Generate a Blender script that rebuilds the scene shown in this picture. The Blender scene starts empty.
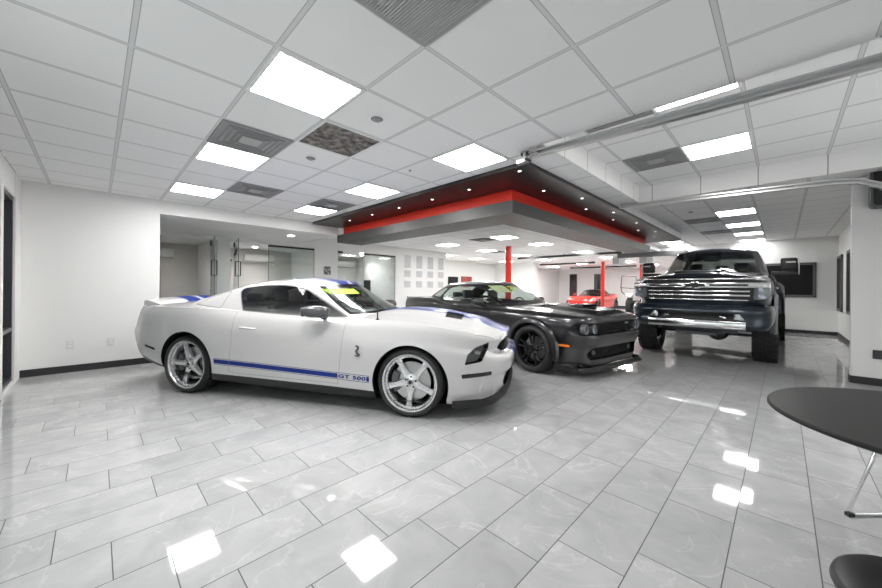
import bpy, bmesh, math, random
import numpy as np
from mathutils import Vector, Matrix
random.seed(7)
SC = bpy.context.scene
COL = SC.collection

# ------------------------------------------------------------------ camera, world, light, exposure
FPX, CXP, CYP, CAMH, YAW, ROLL = 343.2, 432.0, 287.4, 1.27, math.radians(45.6), math.radians(.49)
cam_data = bpy.data.cameras.new('camera'); cam = bpy.data.objects.new('camera', cam_data); COL.objects.link(cam)
_f = Vector((-math.sin(YAW), math.cos(YAW), 0)); _r = Vector((math.cos(YAW), math.sin(YAW), 0)); _u = Vector((0, 0, 1))
r2 = _r*math.cos(ROLL)+_u*math.sin(ROLL); u2 = -_r*math.sin(ROLL)+_u*math.cos(ROLL)
cam.matrix_world = Matrix(((r2.x, u2.x, -_f.x, 0), (r2.y, u2.y, -_f.y, 0), (r2.z, u2.z, -_f.z, CAMH), (0, 0, 0, 1)))
cam_data.sensor_width = 36; cam_data.lens = 36*FPX/882
cam_data.shift_x = (441-CXP)/882; cam_data.shift_y = (CYP-294)/882
cam_data.clip_start = .05; cam_data.clip_end = 200
SC.camera = cam
world = bpy.data.worlds.new('sky'); SC.world = world; world.use_nodes = True
world.node_tree.nodes['Background'].inputs[0].default_value = (.94, .97, 1, 1)
world.node_tree.nodes['Background'].inputs[1].default_value = .13
SC.view_settings.view_transform = 'Standard'; SC.view_settings.look = 'None'
SC.view_settings.gamma = 1; SC.view_settings.exposure = 1.22
SC.view_settings.use_curve_mapping = False
SC.cycles.max_bounces = 10; SC.cycles.diffuse_bounces = 6; SC.cycles.glossy_bounces = 5
SC.cycles.transparent_max_bounces = 24; SC.cycles.transmission_bounces = 6
SC.cycles.caustics_reflective = False; SC.cycles.caustics_refractive = False
SC.cycles.sample_clamp_indirect = 6
SC.cycles.use_denoising = True

def area_light(name, loc, rot, sx, sy, power, color=(1, 1, 1)):
    d = bpy.data.lights.new(name, 'AREA'); d.shape = 'RECTANGLE'; d.size = sx; d.size_y = sy; d.energy = power; d.color = color
    o = bpy.data.objects.new(name, d); o.location = loc; o.rotation_euler = rot; COL.objects.link(o); return o
# daylight entering through the storefront glazing behind the camera and the glazed roll-up door on the right
area_light('storefront_daylight', (-1.2, -1.0, 1.45), (math.radians(90), 0, 0), 4.4, 2.0, 18, (1, 1, 1))
area_light('garage_door_daylight', (1.5, 4.7, 1.3), (math.radians(90), 0, math.radians(90)), 2.8, 2.0, 10, (.98, .99, 1))

# ------------------------------------------------------------------ materials
def nodes_of(m):
    m.use_nodes = True; return m.node_tree.nodes, m.node_tree.links
def mat(name, color, rough=.5, metal=0, coat=0, emit=None, estr=0, spec=.5, coat_rough=.03):
    m = bpy.data.materials.new(name); n, l = nodes_of(m); b = n['Principled BSDF']
    b.inputs['Base Color'].default_value = (*color, 1); b.inputs['Roughness'].default_value = rough
    b.inputs['Metallic'].default_value = metal; b.inputs['Coat Weight'].default_value = coat
    b.inputs['Coat Roughness'].default_value = coat_rough; b.inputs['Specular IOR Level'].default_value = spec
    if emit: b.inputs['Emission Color'].default_value = (*emit, 1); b.inputs['Emission Strength'].default_value = estr
    m.diffuse_color = (*color, 1)
    return m
def noise_bump(m, scale, strength, dist=.002, color_mix=0, c2=None):
    n, l = nodes_of(m); b = n['Principled BSDF']; t = n.new('ShaderNodeTexCoord'); x = n.new('ShaderNodeTexNoise')
    x.inputs['Scale'].default_value = scale; x.inputs['Detail'].default_value = 4; l.new(t.outputs['Object'], x.inputs['Vector'])
    u = n.new('ShaderNodeBump'); u.inputs['Strength'].default_value = strength; u.inputs['Distance'].default_value = dist
    l.new(x.outputs['Fac'], u.inputs['Height']); l.new(u.outputs['Normal'], b.inputs['Normal'])
    if color_mix:
        mx = n.new('ShaderNodeMix'); mx.data_type = 'RGBA'; mx.inputs[6].default_value = b.inputs['Base Color'].default_value
        mx.inputs[7].default_value = (*c2, 1); r = n.new('ShaderNodeMapRange'); r.inputs[1].default_value = .35; r.inputs[2].default_value = .7; r.inputs[4].default_value = color_mix
        l.new(x.outputs['Fac'], r.inputs[0]); l.new(r.outputs[0], mx.inputs[0]); l.new(mx.outputs[2], b.inputs['Base Color'])
    return m
def flake(m, scale=900, amt=.5, c2=(.3, .3, .3)):
    n, l = nodes_of(m); b = n['Principled BSDF']; t = n.new('ShaderNodeTexCoord'); x = n.new('ShaderNodeTexVoronoi')
    x.inputs['Scale'].default_value = scale; l.new(t.outputs['Object'], x.inputs['Vector'])
    mx = n.new('ShaderNodeMix'); mx.data_type = 'RGBA'; mx.inputs[6].default_value = b.inputs['Base Color'].default_value; mx.inputs[7].default_value = (*c2, 1)
    mu = n.new('ShaderNodeMath'); mu.operation = 'MULTIPLY'; mu.inputs[1].default_value = amt
    s = n.new('ShaderNodeSeparateColor'); l.new(x.outputs['Color'], s.inputs[0]); l.new(s.outputs[0], mu.inputs[0]); l.new(mu.outputs[0], mx.inputs[0])
    l.new(mx.outputs[2], b.inputs['Base Color']); return m
def glass(name, tint, refl=1.0, rough=0.0, spec_tint=(1, 1, 1), ior=1.5):
    m = bpy.data.materials.new(name); n, l = nodes_of(m); n.remove(n['Principled BSDF']); out = n['Material Output']
    tr = n.new('ShaderNodeBsdfTransparent'); tr.inputs[0].default_value = (*tint, 1)
    gl = n.new('ShaderNodeBsdfGlossy'); gl.inputs[0].default_value = (*spec_tint, 1); gl.inputs['Roughness'].default_value = rough
    lw = n.new('ShaderNodeLayerWeight'); lw.inputs[0].default_value = .5; pw = n.new('ShaderNodeMath'); pw.operation = 'POWER'; pw.inputs[1].default_value = 5; l.new(lw.outputs['Facing'], pw.inputs[0])
    fr = n.new('ShaderNodeMath'); fr.operation = 'MULTIPLY_ADD'; fr.inputs[1].default_value = .955; fr.inputs[2].default_value = .045; l.new(pw.outputs[0], fr.inputs[0])
    mu = n.new('ShaderNodeMath'); mu.operation = 'MULTIPLY'; mu.inputs[1].default_value = refl; l.new(fr.outputs[0], mu.inputs[0])
    mx = n.new('ShaderNodeMixShader'); l.new(mu.outputs[0], mx.inputs[0]); l.new(tr.outputs[0], mx.inputs[1]); l.new(gl.outputs[0], mx.inputs[2]); l.new(mx.outputs[0], out.inputs[0])
    m.diffuse_color = (*tint, 1)
    return m
M = {}
M['wall'] = noise_bump(mat('wall_paint', (.80, .80, .79), .6), 60, .15, .002)
M['wall_office'] = mat('office_wall_paint', (.66, .64, .62), .6)
M['white'] = mat('white_paint', (.8, .8, .8), .4)
M['baseboard'] = mat('baseboard_black', (.025, .025, .027), .45)
M['black'] = mat('black_plastic', (.012, .012, .013), .4)
M['gloss_black'] = mat('gloss_black', (.008, .008, .009), .18, coat=.2)
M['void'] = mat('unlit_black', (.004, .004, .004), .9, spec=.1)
M['rubber'] = noise_bump(mat('tire_rubber', (.022, .022, .023), .62), 160, .2, .002)
M['band_red'] = mat('red_band_paint', (.85, .04, .02), .55)
M['chrome'] = mat('chrome', (.82, .82, .83), .07, 1)
M['steel'] = mat('galvanised_steel', (.62, .62, .62), .32, 1)
M['alu'] = mat('silver_alloy', (.72, .72, .73), .24, .85, coat=.4)
M['disc'] = mat('brake_disc_steel', (.5, .5, .5), .3, 1)
M['darkmetal'] = mat('dark_metal', (.06, .06, .065), .35, .6)
M['red'] = mat('red_paint', (.55, .016, .008), .35, coat=.3)
M['gray'] = mat('gray_plastic', (.10, .10, .105), .5)
M['dark_pane'] = mat('dark_window_pane', (.008, .008, .008), .45, spec=.2)
M['led'] = mat('led_diffuser', (1, 1, 1), .5, emit=(1, .99, .97), estr=15)
M['led_far'] = mat('led_diffuser_far', (1, 1, 1), .5, emit=(1, .99, .97), estr=17)
M['led_back'] = mat('led_diffuser_back', (1, 1, 1), .5, emit=(1, .99, .97), estr=52)
M['led_soft'] = mat('led_diffuser_soft', (1, 1, 1), .5, emit=(1, .99, .97), estr=8)
M['spot'] = mat('downlight_lens', (1, 1, 1), .5, emit=(1, .97, .92), estr=14)
M['spot_dim'] = mat('small_downlight_lens', (1, 1, 1), .5, emit=(1, .97, .92), estr=.55)
M['car_white'] = mat('white_car_paint', (.60, .59, .59), .3, coat=1, coat_rough=.02)
M['blue'] = mat('blue_stripe_paint', (.001, .020, .20), .35, coat=.25, spec=.25)
M['gap'] = mat('panel_gap', (.03, .03, .03), .8)
M['gap_white'] = mat('panel_gap_white', (.22, .22, .22), .8)
M['glass_dark'] = glass('tinted_glass', (.20, .21, .21), 1.1)
M['glass_side'] = glass('side_glass', (.52, .53, .53), .7)
M['glass_wind'] = glass('windshield_glass', (.72, .78, .76), 1.15)
M['glass_clear'] = glass('clear_glass', (.90, .93, .925), 1.0)
M['glass_edge'] = mat('glass_edge', (.12, .17, .16), .2)
M['lens_smoke'] = glass('smoked_lens', (.70, .71, .72), .35, .12)
M['lens_clear'] = glass('clear_lens', (.85, .87, .9), .8)
M['lens_silver'] = mat('silver_lamp_lens', (.55, .55, .56), .12, .7, coat=1)
M['amber'] = mat('amber_lens', (.85, .20, .02), .15, coat=1)
M['amber_dim'] = mat('smoked_amber_lens', (.12, .08, .07), .15, coat=1)
M['lime'] = mat('lime_sticker', (.52, .80, .02), .5)
M['paper'] = mat('paper_white', (.78, .78, .76), .6)
M['tail_red'] = mat('tail_lens_red', (.35, .01, .01), .1, coat=1)

# ------------------------------------------------------------------ helpers
def prop(o, label=None, cat=None, group=None, kind=None):
    if label: o['label'] = label
    if cat: o['category'] = cat
    if group: o['group'] = group
    if kind: o['kind'] = kind
    return o
def thing(name, label, cat, loc=(0, 0, 0), rotz=0, group=None, scale=1):
    o = bpy.data.objects.new(name, None); COL.objects.link(o); o.location = loc; o.rotation_euler = (0, 0, rotz)
    o.scale = (scale,)*3; o.empty_display_size = .1
    return prop(o, label, cat, group)
def obj(name, bm, mats, parent=None, smooth=None, loc=None, rot=None, label=None):
    me = bpy.data.meshes.new(name); bm.to_mesh(me); bm.free()
    for m in (mats if isinstance(mats, (list, tuple)) else [mats]): me.materials.append(M[m] if isinstance(m, str) else m)
    if smooth is not None:
        me.polygons.foreach_set('use_smooth', [True]*len(me.polygons)); me.set_sharp_from_angle(angle=math.radians(smooth))
    o = bpy.data.objects.new(name, me); COL.objects.link(o)
    if parent: o.parent = parent
    if loc is not None: o.location = loc
    if rot is not None: o.rotation_euler = rot
    if label: o['label'] = label
    return o
def struct(name, bm, m, label=None, smooth=None):
    o = obj(name, bm, m, smooth=smooth); o['kind'] = 'structure'
    if label: o['label'] = label
    return o
def B(): return bmesh.new()
def box(bm, lo, hi, mi=0, bev=0, seg=2):
    vs = [bm.verts.new((x, y, z)) for x in (lo[0], hi[0]) for y in (lo[1], hi[1]) for z in (lo[2], hi[2])]
    fs = [bm.faces.new([vs[i] for i in q]) for q in ((0, 1, 3, 2), (4, 6, 7, 5), (0, 4, 5, 1), (2, 3, 7, 6), (0, 2, 6, 4), (1, 5, 7, 3))]
    for f in fs: f.material_index = mi
    if bev:
        es = list({e for f in fs for e in f.edges}); r = bmesh.ops.bevel(bm, geom=es, offset=bev, segments=seg, affect='EDGES', profile=.5)
        for f in r['faces']: f.material_index = mi
    return vs
def obox(bm, c, half, ex=(1, 0, 0), ey=(0, 1, 0), ez=(0, 0, 1), mi=0, bev=0):
    """box with its own axes"""
    t = bmesh.new(); box(t, (-half[0], -half[1], -half[2]), half, mi, bev)
    mt = Matrix(((ex[0], ey[0], ez[0], c[0]), (ex[1], ey[1], ez[1], c[1]), (ex[2], ey[2], ez[2], c[2]), (0, 0, 0, 1)))
    merge(bm, t, mt)
def merge(bm, t, mt=None):
    if mt is not None: bmesh.ops.transform(t, matrix=mt, verts=t.verts)
    mp = {v: bm.verts.new(v.co) for v in t.verts}
    for f in t.faces:
        try: g = bm.faces.new([mp[v] for v in f.verts]); g.material_index = f.material_index
        except ValueError: pass
    t.free()
def tube(bm, pts, r, seg=8, mi=0, cap=True):
    pts = [Vector(p) for p in pts]; rs = r if isinstance(r, (list, tuple)) else [r]*len(pts); rings = []
    nrm = None
    for i, p in enumerate(pts):
        d = (pts[min(i+1, len(pts)-1)]-pts[max(i-1, 0)]).normalized()
        if nrm is None: nrm = d.orthogonal().normalized()
        nrm = (nrm-d*nrm.dot(d)).normalized(); bn = d.cross(nrm)
        rings.append([bm.verts.new(p+(nrm*math.cos(a)+bn*math.sin(a))*rs[i]) for a in [2*math.pi*k/seg for k in range(seg)]])
    for a, b in zip(rings, rings[1:]):
        for k in range(seg):
            f = bm.faces.new((a[k], a[(k+1) % seg], b[(k+1) % seg], b[k])); f.material_index = mi
    if cap: bm.faces.new(rings[0][::-1]).material_index = mi; bm.faces.new(rings[-1]).material_index = mi
def lathe(bm, prof, seg=48, mi=0, axis='y', c=(0, 0, 0), closed=False):
    """prof: list of (radius, along)"""
    rings = []
    for r, h in prof:
        ring = []
        for k in range(seg):
            a = 2*math.pi*k/seg; u, v = r*math.cos(a), r*math.sin(a)
            p = (u, h, v) if axis == 'y' else ((u, v, h) if axis == 'z' else (h, u, v))
            ring.append(bm.verts.new((p[0]+c[0], p[1]+c[1], p[2]+c[2])))
        rings.append(ring)
    pairs = list(zip(rings, rings[1:]))
    if closed: pairs.append((rings[-1], rings[0]))
    for a, b in pairs:
        for k in range(seg):
            f = bm.faces.new((a[k], a[(k+1) % seg], b[(k+1) % seg], b[k])); f.material_index = mi
    if not closed:
        for ring, p in ((rings[0], prof[0]), (rings[-1], prof[-1])):
            if p[0] > 1e-6: bm.faces.new(ring).material_index = mi
    bmesh.ops.remove_doubles(bm, verts=bm.verts, dist=1e-6) if any(p[0] < 1e-6 for p in prof) else None
def prism(bm, poly, ax, lo, hi, mi=0, bev=0):
    """extrude a 2-D polygon (in axes ax) along the third axis from lo to hi"""
    third = 3-ax[0]-ax[1]
    def P(p, t):
        q = [0, 0, 0]; q[ax[0]] = p[0]; q[ax[1]] = p[1]; q[third] = t; return q
    a = [bm.verts.new(P(p, lo)) for p in poly]; b = [bm.verts.new(P(p, hi)) for p in poly]; n = len(poly); fs = []
    fs.append(bm.faces.new(a[::-1])); fs.append(bm.faces.new(b))
    for i in range(n): fs.append(bm.faces.new((a[i], a[(i+1) % n], b[(i+1) % n], b[i])))
    for f in fs: f.material_index = mi
    bmesh.ops.recalc_face_normals(bm, faces=fs)
    if bev:
        es = list({e for f in fs[:2] for e in f.edges}); r = bmesh.ops.bevel(bm, geom=es, offset=bev, segments=2, affect='EDGES', profile=.5)
        for f in r['faces']: f.material_index = mi
def text_mesh(name, s, size, mat_, parent, mtx, extrude=.002, sx=1.0, spacing=1.0, align='CENTER', offset=0):
    cu = bpy.data.curves.new(name, 'FONT'); cu.body = s; cu.size = size; cu.extrude = extrude; cu.align_x = align; cu.align_y = 'CENTER'; cu.space_character = spacing
    cu.resolution_u = 3; cu.offset = offset
    t = bpy.data.objects.new(name, cu); COL.objects.link(t); dg = bpy.context.evaluated_depsgraph_get()
    me = bpy.data.meshes.new_from_object(t.evaluated_get(dg)); COL.objects.unlink(t); bpy.data.objects.remove(t); bpy.data.curves.remove(cu)
    me.transform(Matrix.Diagonal((sx, 1, 1, 1))); me.transform(mtx); me.materials.clear(); me.materials.append(M[mat_] if isinstance(mat_, str) else mat_)
    o = bpy.data.objects.new(name, me); COL.objects.link(o)
    if parent: o.parent = parent
    return o
def spline(pts):
    """monotone cubic through (x, y) points, constant outside"""
    x = np.array([p[0] for p in pts], float); y = np.array([p[1] for p in pts], float); hh = np.diff(x); d = np.diff(y)/hh
    m = np.zeros(len(x))
    for i in range(1, len(x)-1):
        if d[i-1]*d[i] > 0:
            w1 = 2*hh[i]+hh[i-1]; w2 = hh[i]+2*hh[i-1]; m[i] = (w1+w2)/(w1/d[i-1]+w2/d[i])
    m[0] = d[0]; m[-1] = d[-1]
    def f(q):
        q = min(max(q, x[0]), x[-1]); i = min(max(int(np.searchsorted(x, q))-1, 0), len(x)-2); t = (q-x[i])/hh[i]
        return float((2*t**3-3*t*t+1)*y[i]+(t**3-2*t*t+t)*hh[i]*m[i]+(-2*t**3+3*t*t)*y[i+1]+(t**3-t*t)*hh[i]*m[i+1])
    return f
def pip(p, poly):
    x, y = p; c = False; n = len(poly)
    for i in range(n):
        x1, y1 = poly[i]; x2, y2 = poly[(i+1) % n]
        if (y1 > y) != (y2 > y) and x < (x2-x1)*(y-y1)/(y2-y1)+x1: c = not c
    return c
def offset_poly(poly, d):
    """inset by d (towards the inside)"""
    n = len(poly); ar = sum(poly[i][0]*poly[(i+1) % n][1]-poly[(i+1) % n][0]*poly[i][1] for i in range(n)); s = 1 if ar > 0 else -1
    out = []
    for i in range(n):
        p0, p1, p2 = Vector(poly[i-1]), Vector(poly[i]), Vector(poly[(i+1) % n])
        a = (p1-p0).normalized(); b = (p2-p1).normalized(); na = Vector((-a.y, a.x))*s; nb = Vector((-b.y, b.x))*s
        k = (na+nb); k = k/max(.3, k.dot(na)) if k.length > 1e-6 else na
        out.append(tuple(p1+k*d))
    return out
def rounded(poly, r, seg=4):
    out = []; n = len(poly)
    for i in range(n):
        p0, p1, p2 = Vector(poly[i-1]), Vector(poly[i]), Vector(poly[(i+1) % n]); rr = r[i] if isinstance(r, (list, tuple)) else r
        a = (p0-p1); b = (p2-p1); t = min(rr, a.length*.45, b.length*.45); A_ = p1+a.normalized()*t; B_ = p1+b.normalized()*t
        if rr <= 0: out.append(tuple(p1)); continue
        for k in range(seg+1):
            q = k/seg; out.append(tuple(A_*(1-q)**2+p1*2*q*(1-q)+B_*q*q))
    return out
def circle(cx, cz, r, n=40, a0=0, a1=360):
    return [(cx+r*math.cos(math.radians(a0+(a1-a0)*k/n)), cz+r*math.sin(math.radians(a0+(a1-a0)*k/n))) for k in range(n if a1-a0 == 360 else n+1)]
def cut(bm, poly, ax, cond):
    """cut the polygon outline into the surface, return the faces inside it"""
    third = 3-ax[0]-ax[1]; n = len(poly); e = .003
    px0 = min(p[0] for p in poly)-e; px1 = max(p[0] for p in poly)+e; py0 = min(p[1] for p in poly)-e; py1 = max(p[1] for p in poly)+e
    cand = []
    def bb(f):
        a = [v.co[ax[0]] for v in f.verts]; b = [v.co[ax[1]] for v in f.verts]; return min(a), max(a), min(b), max(b)
    def inside(q, x0, x1, y0, y1): return q[1] >= x0 and q[0] <= x1 and q[3] >= y0 and q[2] <= y1
    for i in range(n):
        p = poly[i]; q = poly[(i+1) % n]; d = (q[0]-p[0], q[1]-p[1]); L = math.hypot(*d)
        if L < 1e-6: continue
        no = [0, 0, 0]; no[ax[0]] = -d[1]/L; no[ax[1]] = d[0]/L; co = [0, 0, 0]; co[ax[0]] = p[0]; co[ax[1]] = p[1]
        x0, x1 = sorted((p[0], q[0])); y0, y1 = sorted((p[1], q[1]))
        fs = [f for f in bm.faces if cond(f) and inside(bb(f), x0-e, x1+e, y0-e, y1+e)]
        if not fs: continue
        geom = list({v for f in fs for v in f.verts})+list({g for f in fs for g in f.edges})+fs
        bmesh.ops.bisect_plane(bm, geom=geom, dist=1e-5, plane_co=co, plane_no=no)
    res = []
    for f in bm.faces:
        c = f.calc_center_median(); pt = (c[ax[0]], c[ax[1]])
        if px0 < pt[0] < px1 and py0 < pt[1] < py1 and cond(f) and pip(pt, poly): res.append(f)
    return res
def pull(bm, faces):
    """take faces out of bm into a new bmesh"""
    t = bmesh.new(); mp = {}
    for f in faces:
        vs = []
        for v in f.verts:
            if v not in mp: mp[v] = t.verts.new(v.co)
            vs.append(mp[v])
        g = t.faces.new(vs); g.material_index = f.material_index
    bmesh.ops.delete(bm, geom=faces, context='FACES')
    return t
def panel(bm, poly, ax, cond, gap=.005, gm=1):
    outer = cut(bm, poly, ax, cond)
    small = offset_poly(poly, gap); inner = cut(bm, small, ax, cond); si = set(inner)
    for f in cut(bm, poly, ax, cond):
        if f not in si: f.material_index = gm
    return [f for f in inner if f.is_valid]
def push(bm, faces, vec, mi=None, wall=None):
    """recess faces by vec, with side walls"""
    faces = [f for f in faces if f.is_valid]
    r = bmesh.ops.extrude_face_region(bm, geom=faces); nf = [g for g in r['geom'] if isinstance(g, bmesh.types.BMFace)]
    vs = [g for g in r['geom'] if isinstance(g, bmesh.types.BMVert)]
    bmesh.ops.translate(bm, vec=vec, verts=vs)
    sv = set(vs); 
    for f in bm.faces:
        k = sum(1 for v in f.verts if v in sv)
        if 0 < k < len(f.verts) and wall is not None: f.material_index = wall
    old = [f for f in faces if f.is_valid]
    if old: bmesh.ops.delete(bm, geom=old, context='FACES_ONLY')
    for f in nf:
        if mi is not None: f.material_index = mi
    return nf
def rim_extrude(bm, sel, vec, mi, steps=1):
    """extrude boundary edges chosen by sel(edge) along vec"""
    es = [e for e in bm.edges if e.is_boundary and sel(e)]
    r = bmesh.ops.extrude_edge_only(bm, edges=es)
    vs = [g for g in r['geom'] if isinstance(g, bmesh.types.BMVert)]
    v3 = vec if callable(vec) else (lambda v: Vector(vec))
    for v in vs: v.co += v3(v)
    for g in r['geom']:
        if isinstance(g, bmesh.types.BMFace): g.material_index = mi
    return vs

class Shell:
    """closed car-body surface: rows wrap from the rear centre round the side to the front centre, capped by a crowned top"""
    def __init__(s, **k): s.__dict__.update(k)
    def pt(s, tau, v):
        c = -math.cos(tau); sn = max(0., math.sin(tau)); n = s.nf if c > 0 else s.nr
        end = s.xf(v) if c > 0 else s.xr(v)
        X = s.xm+(end-s.xm)*abs(c)**(2/n); yr = sn**(2/n)
        Y = max(0, s.W(X)-s.ins(v, X))*yr
        lo = s.zlo(X); hi = s.zhi(X); Z = lo+(hi-lo)*v+s.crown(X)*(1-yr*yr)*v**getattr(s, 'cp', 3)
        if hasattr(s, 'bulge'): Z += s.bulge(X, Y)*v**6
        return X, Y, Z, yr
    def taus(s, nu, dens=None):
        N = 3000; ts = [math.pi*i/N for i in range(N+1)]; P = [s.pt(t, .5) for t in ts]; cum = [0]
        for a, b in zip(P, P[1:]):
            L = math.dist(a[:2], b[:2]); mid = (a[0]+b[0])/2
            w = 1
            if dens: w = dens(mid, (a[1]+b[1])/2)
            cum.append(cum[-1]+L*w)
        return [float(np.interp(cum[-1]*i/nu, cum, ts)) for i in range(nu+1)]
    def build(s, nu, nv, nc=9, dens=None, vs=None, cap=True, bottom=True):
        bm = bmesh.new(); ts = s.taus(nu, dens); s.ts = ts; vs = vs or [i/nv for i in range(nv+1)]; s.vs = vs
        rows = []; 
        for sgn in (1, -1):
            g = []
            for v in vs:
                row = []
                for i, t in enumerate(ts):
                    x, y, z, _ = s.pt(t, v)
                    if i in (0, nu): y = 0
                    row.append((x, sgn*y, z))
                g.append(row)
            rows.append(g)
        V = []
        for q, g in enumerate(rows):
            vv = []
            for j, row in enumerate(g):
                r = []
                for i, p in enumerate(row):
                    if q == 1 and i in (0, nu): r.append(V[0][j][i])
                    else: r.append(bm.verts.new(p))
                vv.append(r)
            V.append(vv)
        s.side = {}
        for q in (0, 1):
            for j in range(len(vs)-1):
                for i in range(nu):
                    a = [V[q][j][i], V[q][j][i+1], V[q][j+1][i+1], V[q][j+1][i]]
                    f = bm.faces.new(a if q == 1 else a[::-1]); s.side[(q, j, i)] = f
        if cap:
            T = []
            for i in range(nu+1):
                L = V[0][-1][i]; R_ = V[1][-1][i]
                if L is R_: T.append([L]); continue
                row = [L]; x, y, z, yr = s.pt(ts[i], 1)
                for k in range(1, 2*nc):
                    kk = 1-k/nc; Y = y*kk; Wt = max(1e-6, s.W(x)-s.ins(1, x))
                    Z = s.zhi(x)+s.crown(x)*(1-min(1, (Y/Wt)**2))
                    if hasattr(s, 'bulge'): Z += s.bulge(x, Y)
                    row.append(bm.verts.new((x, Y, Z)))
                row.append(R_); T.append(row)
            for a, b in zip(T, T[1:]):
                if len(a) == 1 or len(b) == 1:
                    c_, r = (a[0], b) if len(a) == 1 else (b[0], a)
                    for k in range(len(r)-1): bm.faces.new((c_, r[k], r[k+1]))
                else:
                    for k in range(len(a)-1): bm.faces.new((a[k], b[k], b[k+1], a[k+1]))
        if bottom:
            for i in range(nu):
                a = [V[0][0][i], V[0][0][i+1], V[1][0][i+1], V[1][0][i]]; u = []
                for q in a:
                    if q not in u: u.append(q)
                if len(u) > 2: bm.faces.new(u).material_index = getattr(s, 'bottom_mi', 0)
        bmesh.ops.recalc_face_normals(bm, faces=bm.faces)
        return bm
# ================================================================== SETTING
XL, XR, YF, ZC, ZF = -7.2, 1.11, -.73, 2.674, 2.83     # left wall, right wall, storefront wall, ceiling, far-right ceiling
def mnode(n, op, *ins):
    x = n.new('ShaderNodeMath'); x.operation = op; return x
def math_chain(n, l, op, a, b=None):
    x = n.new('ShaderNodeMath'); x.operation = op
    for i, q in enumerate((a, b)):
        if q is None: continue
        if isinstance(q, (int, float)): x.inputs[i].default_value = q
        else: l.new(q, x.inputs[i])
    return x.outputs[0]
def floor_material():
    m = mat('porcelain_floor_tiles', (.5, .5, .5), .08); n, l = nodes_of(m); b = n['Principled BSDF']; mc = lambda *a: math_chain(n, l, *a)
    t = n.new('ShaderNodeTexCoord'); s = n.new('ShaderNodeSeparateXYZ'); l.new(t.outputs['Object'], s.inputs[0])
    w, L, x0, y0, sh = .305, .6098, .129, 2.685, .2006
    u = mc('DIVIDE', mc('SUBTRACT', x0, s.outputs[0]), w); row = mc('FLOOR', u); fu = mc('SUBTRACT', u, row)
    v = mc('DIVIDE', mc('ADD', mc('SUBTRACT', s.outputs[1], y0), mc('MULTIPLY', row, sh)), L); colm = mc('FLOOR', v); fv = mc('SUBTRACT', v, colm)
    g = .0023
    ju = mc('MULTIPLY', mc('MINIMUM', fu, mc('SUBTRACT', 1, fu)), w); jv = mc('MULTIPLY', mc('MINIMUM', fv, mc('SUBTRACT', 1, fv)), L)
    j = mc('LESS_THAN', mc('MINIMUM', ju, jv), g)
    cx = n.new('ShaderNodeCombineXYZ'); l.new(row, cx.inputs[0]); l.new(colm, cx.inputs[1])
    wn = n.new('ShaderNodeTexWhiteNoise'); wn.noise_dimensions = '3D'; l.new(cx.outputs[0], wn.inputs['Vector'])
    # per-tile offset of the marble figure
    off = n.new('ShaderNodeVectorMath'); off.operation = 'MULTIPLY_ADD'; l.new(wn.outputs['Color'], off.inputs[0]); off.inputs[1].default_value = (9, 9, 9); l.new(t.outputs['Object'], off.inputs[2])
    no = n.new('ShaderNodeTexNoise'); no.inputs['Scale'].default_value = 3.2; no.inputs['Detail'].default_value = 6; no.inputs['Roughness'].default_value = .6; no.inputs['Distortion'].default_value = .8; l.new(off.outputs[0], no.inputs['Vector'])
    n2 = n.new('ShaderNodeTexNoise'); n2.inputs['Scale'].default_value = 1.6; n2.inputs['Detail'].default_value = 5; n2.inputs['Distortion'].default_value = 1.4; l.new(off.outputs[0], n2.inputs['Vector'])
    vein = mc('ABSOLUTE', mc('SUBTRACT', n2.outputs['Fac'], .5))
    vr = n.new('ShaderNodeMapRange'); vr.inputs[1].default_value = 0; vr.inputs[2].default_value = .011; vr.inputs[3].default_value = 1; vr.inputs[4].default_value = 0; l.new(vein, vr.inputs[0])
    veinm = mc('MULTIPLY', vr.outputs[0], mc('MULTIPLY', no.outputs['Fac'], .42))
    base = n.new('ShaderNodeValToRGB'); base.color_ramp.elements[0].position = .3; base.color_ramp.elements[0].color = (.42, .422, .426, 1)
    base.color_ramp.elements[1].position = .7; base.color_ramp.elements[1].color = (.53, .531, .533, 1); l.new(no.outputs['Fac'], base.inputs[0])
    tint = mc('ADD', .93, mc('MULTIPLY', wn.outputs['Value'], .12))
    hv = n.new('ShaderNodeVectorMath'); hv.operation = 'SCALE'; l.new(base.outputs[0], hv.inputs[0]); l.new(tint, hv.inputs['Scale'])
    m1 = n.new('ShaderNodeMix'); m1.data_type = 'RGBA'; l.new(veinm, m1.inputs[0]); l.new(hv.outputs[0], m1.inputs[6]); m1.inputs[7].default_value = (.78, .78, .78, 1)
    m2 = n.new('ShaderNodeMix'); m2.data_type = 'RGBA'; l.new(j, m2.inputs[0]); l.new(m1.outputs[2], m2.inputs[6]); m2.inputs[7].default_value = (.07, .07, .072, 1)
    l.new(m2.outputs[2], b.inputs['Base Color'])
    rr = mc('ADD', .045, mc('MULTIPLY', j, .5)); l.new(rr, b.inputs['Roughness']); b.inputs['IOR'].default_value = 1.56
    bu = n.new('ShaderNodeBump'); bu.inputs['Strength'].default_value = .5; bu.inputs['Distance'].default_value = .002; l.new(mc('SUBTRACT', 1, j), bu.inputs['Height'])
    # tiny per-tile tilt breaks reflections up at the joints
    l.new(bu.outputs['Normal'], b.inputs['Normal'])
    tn = n.new('ShaderNodeVectorMath'); tn.operation = 'SUBTRACT'; l.new(wn.outputs['Color'], tn.inputs[0]); tn.inputs[1].default_value = (.5, .5, .5)
    ts = n.new('ShaderNodeVectorMath'); ts.operation = 'MULTIPLY'; l.new(tn.outputs[0], ts.inputs[0]); ts.inputs[1].default_value = (.009, .009, 0)
    ta = n.new('ShaderNodeVectorMath'); ta.operation = 'ADD'; l.new(ts.outputs[0], ta.inputs[0]); l.new(bu.outputs['Normal'], ta.inputs[1])
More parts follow.
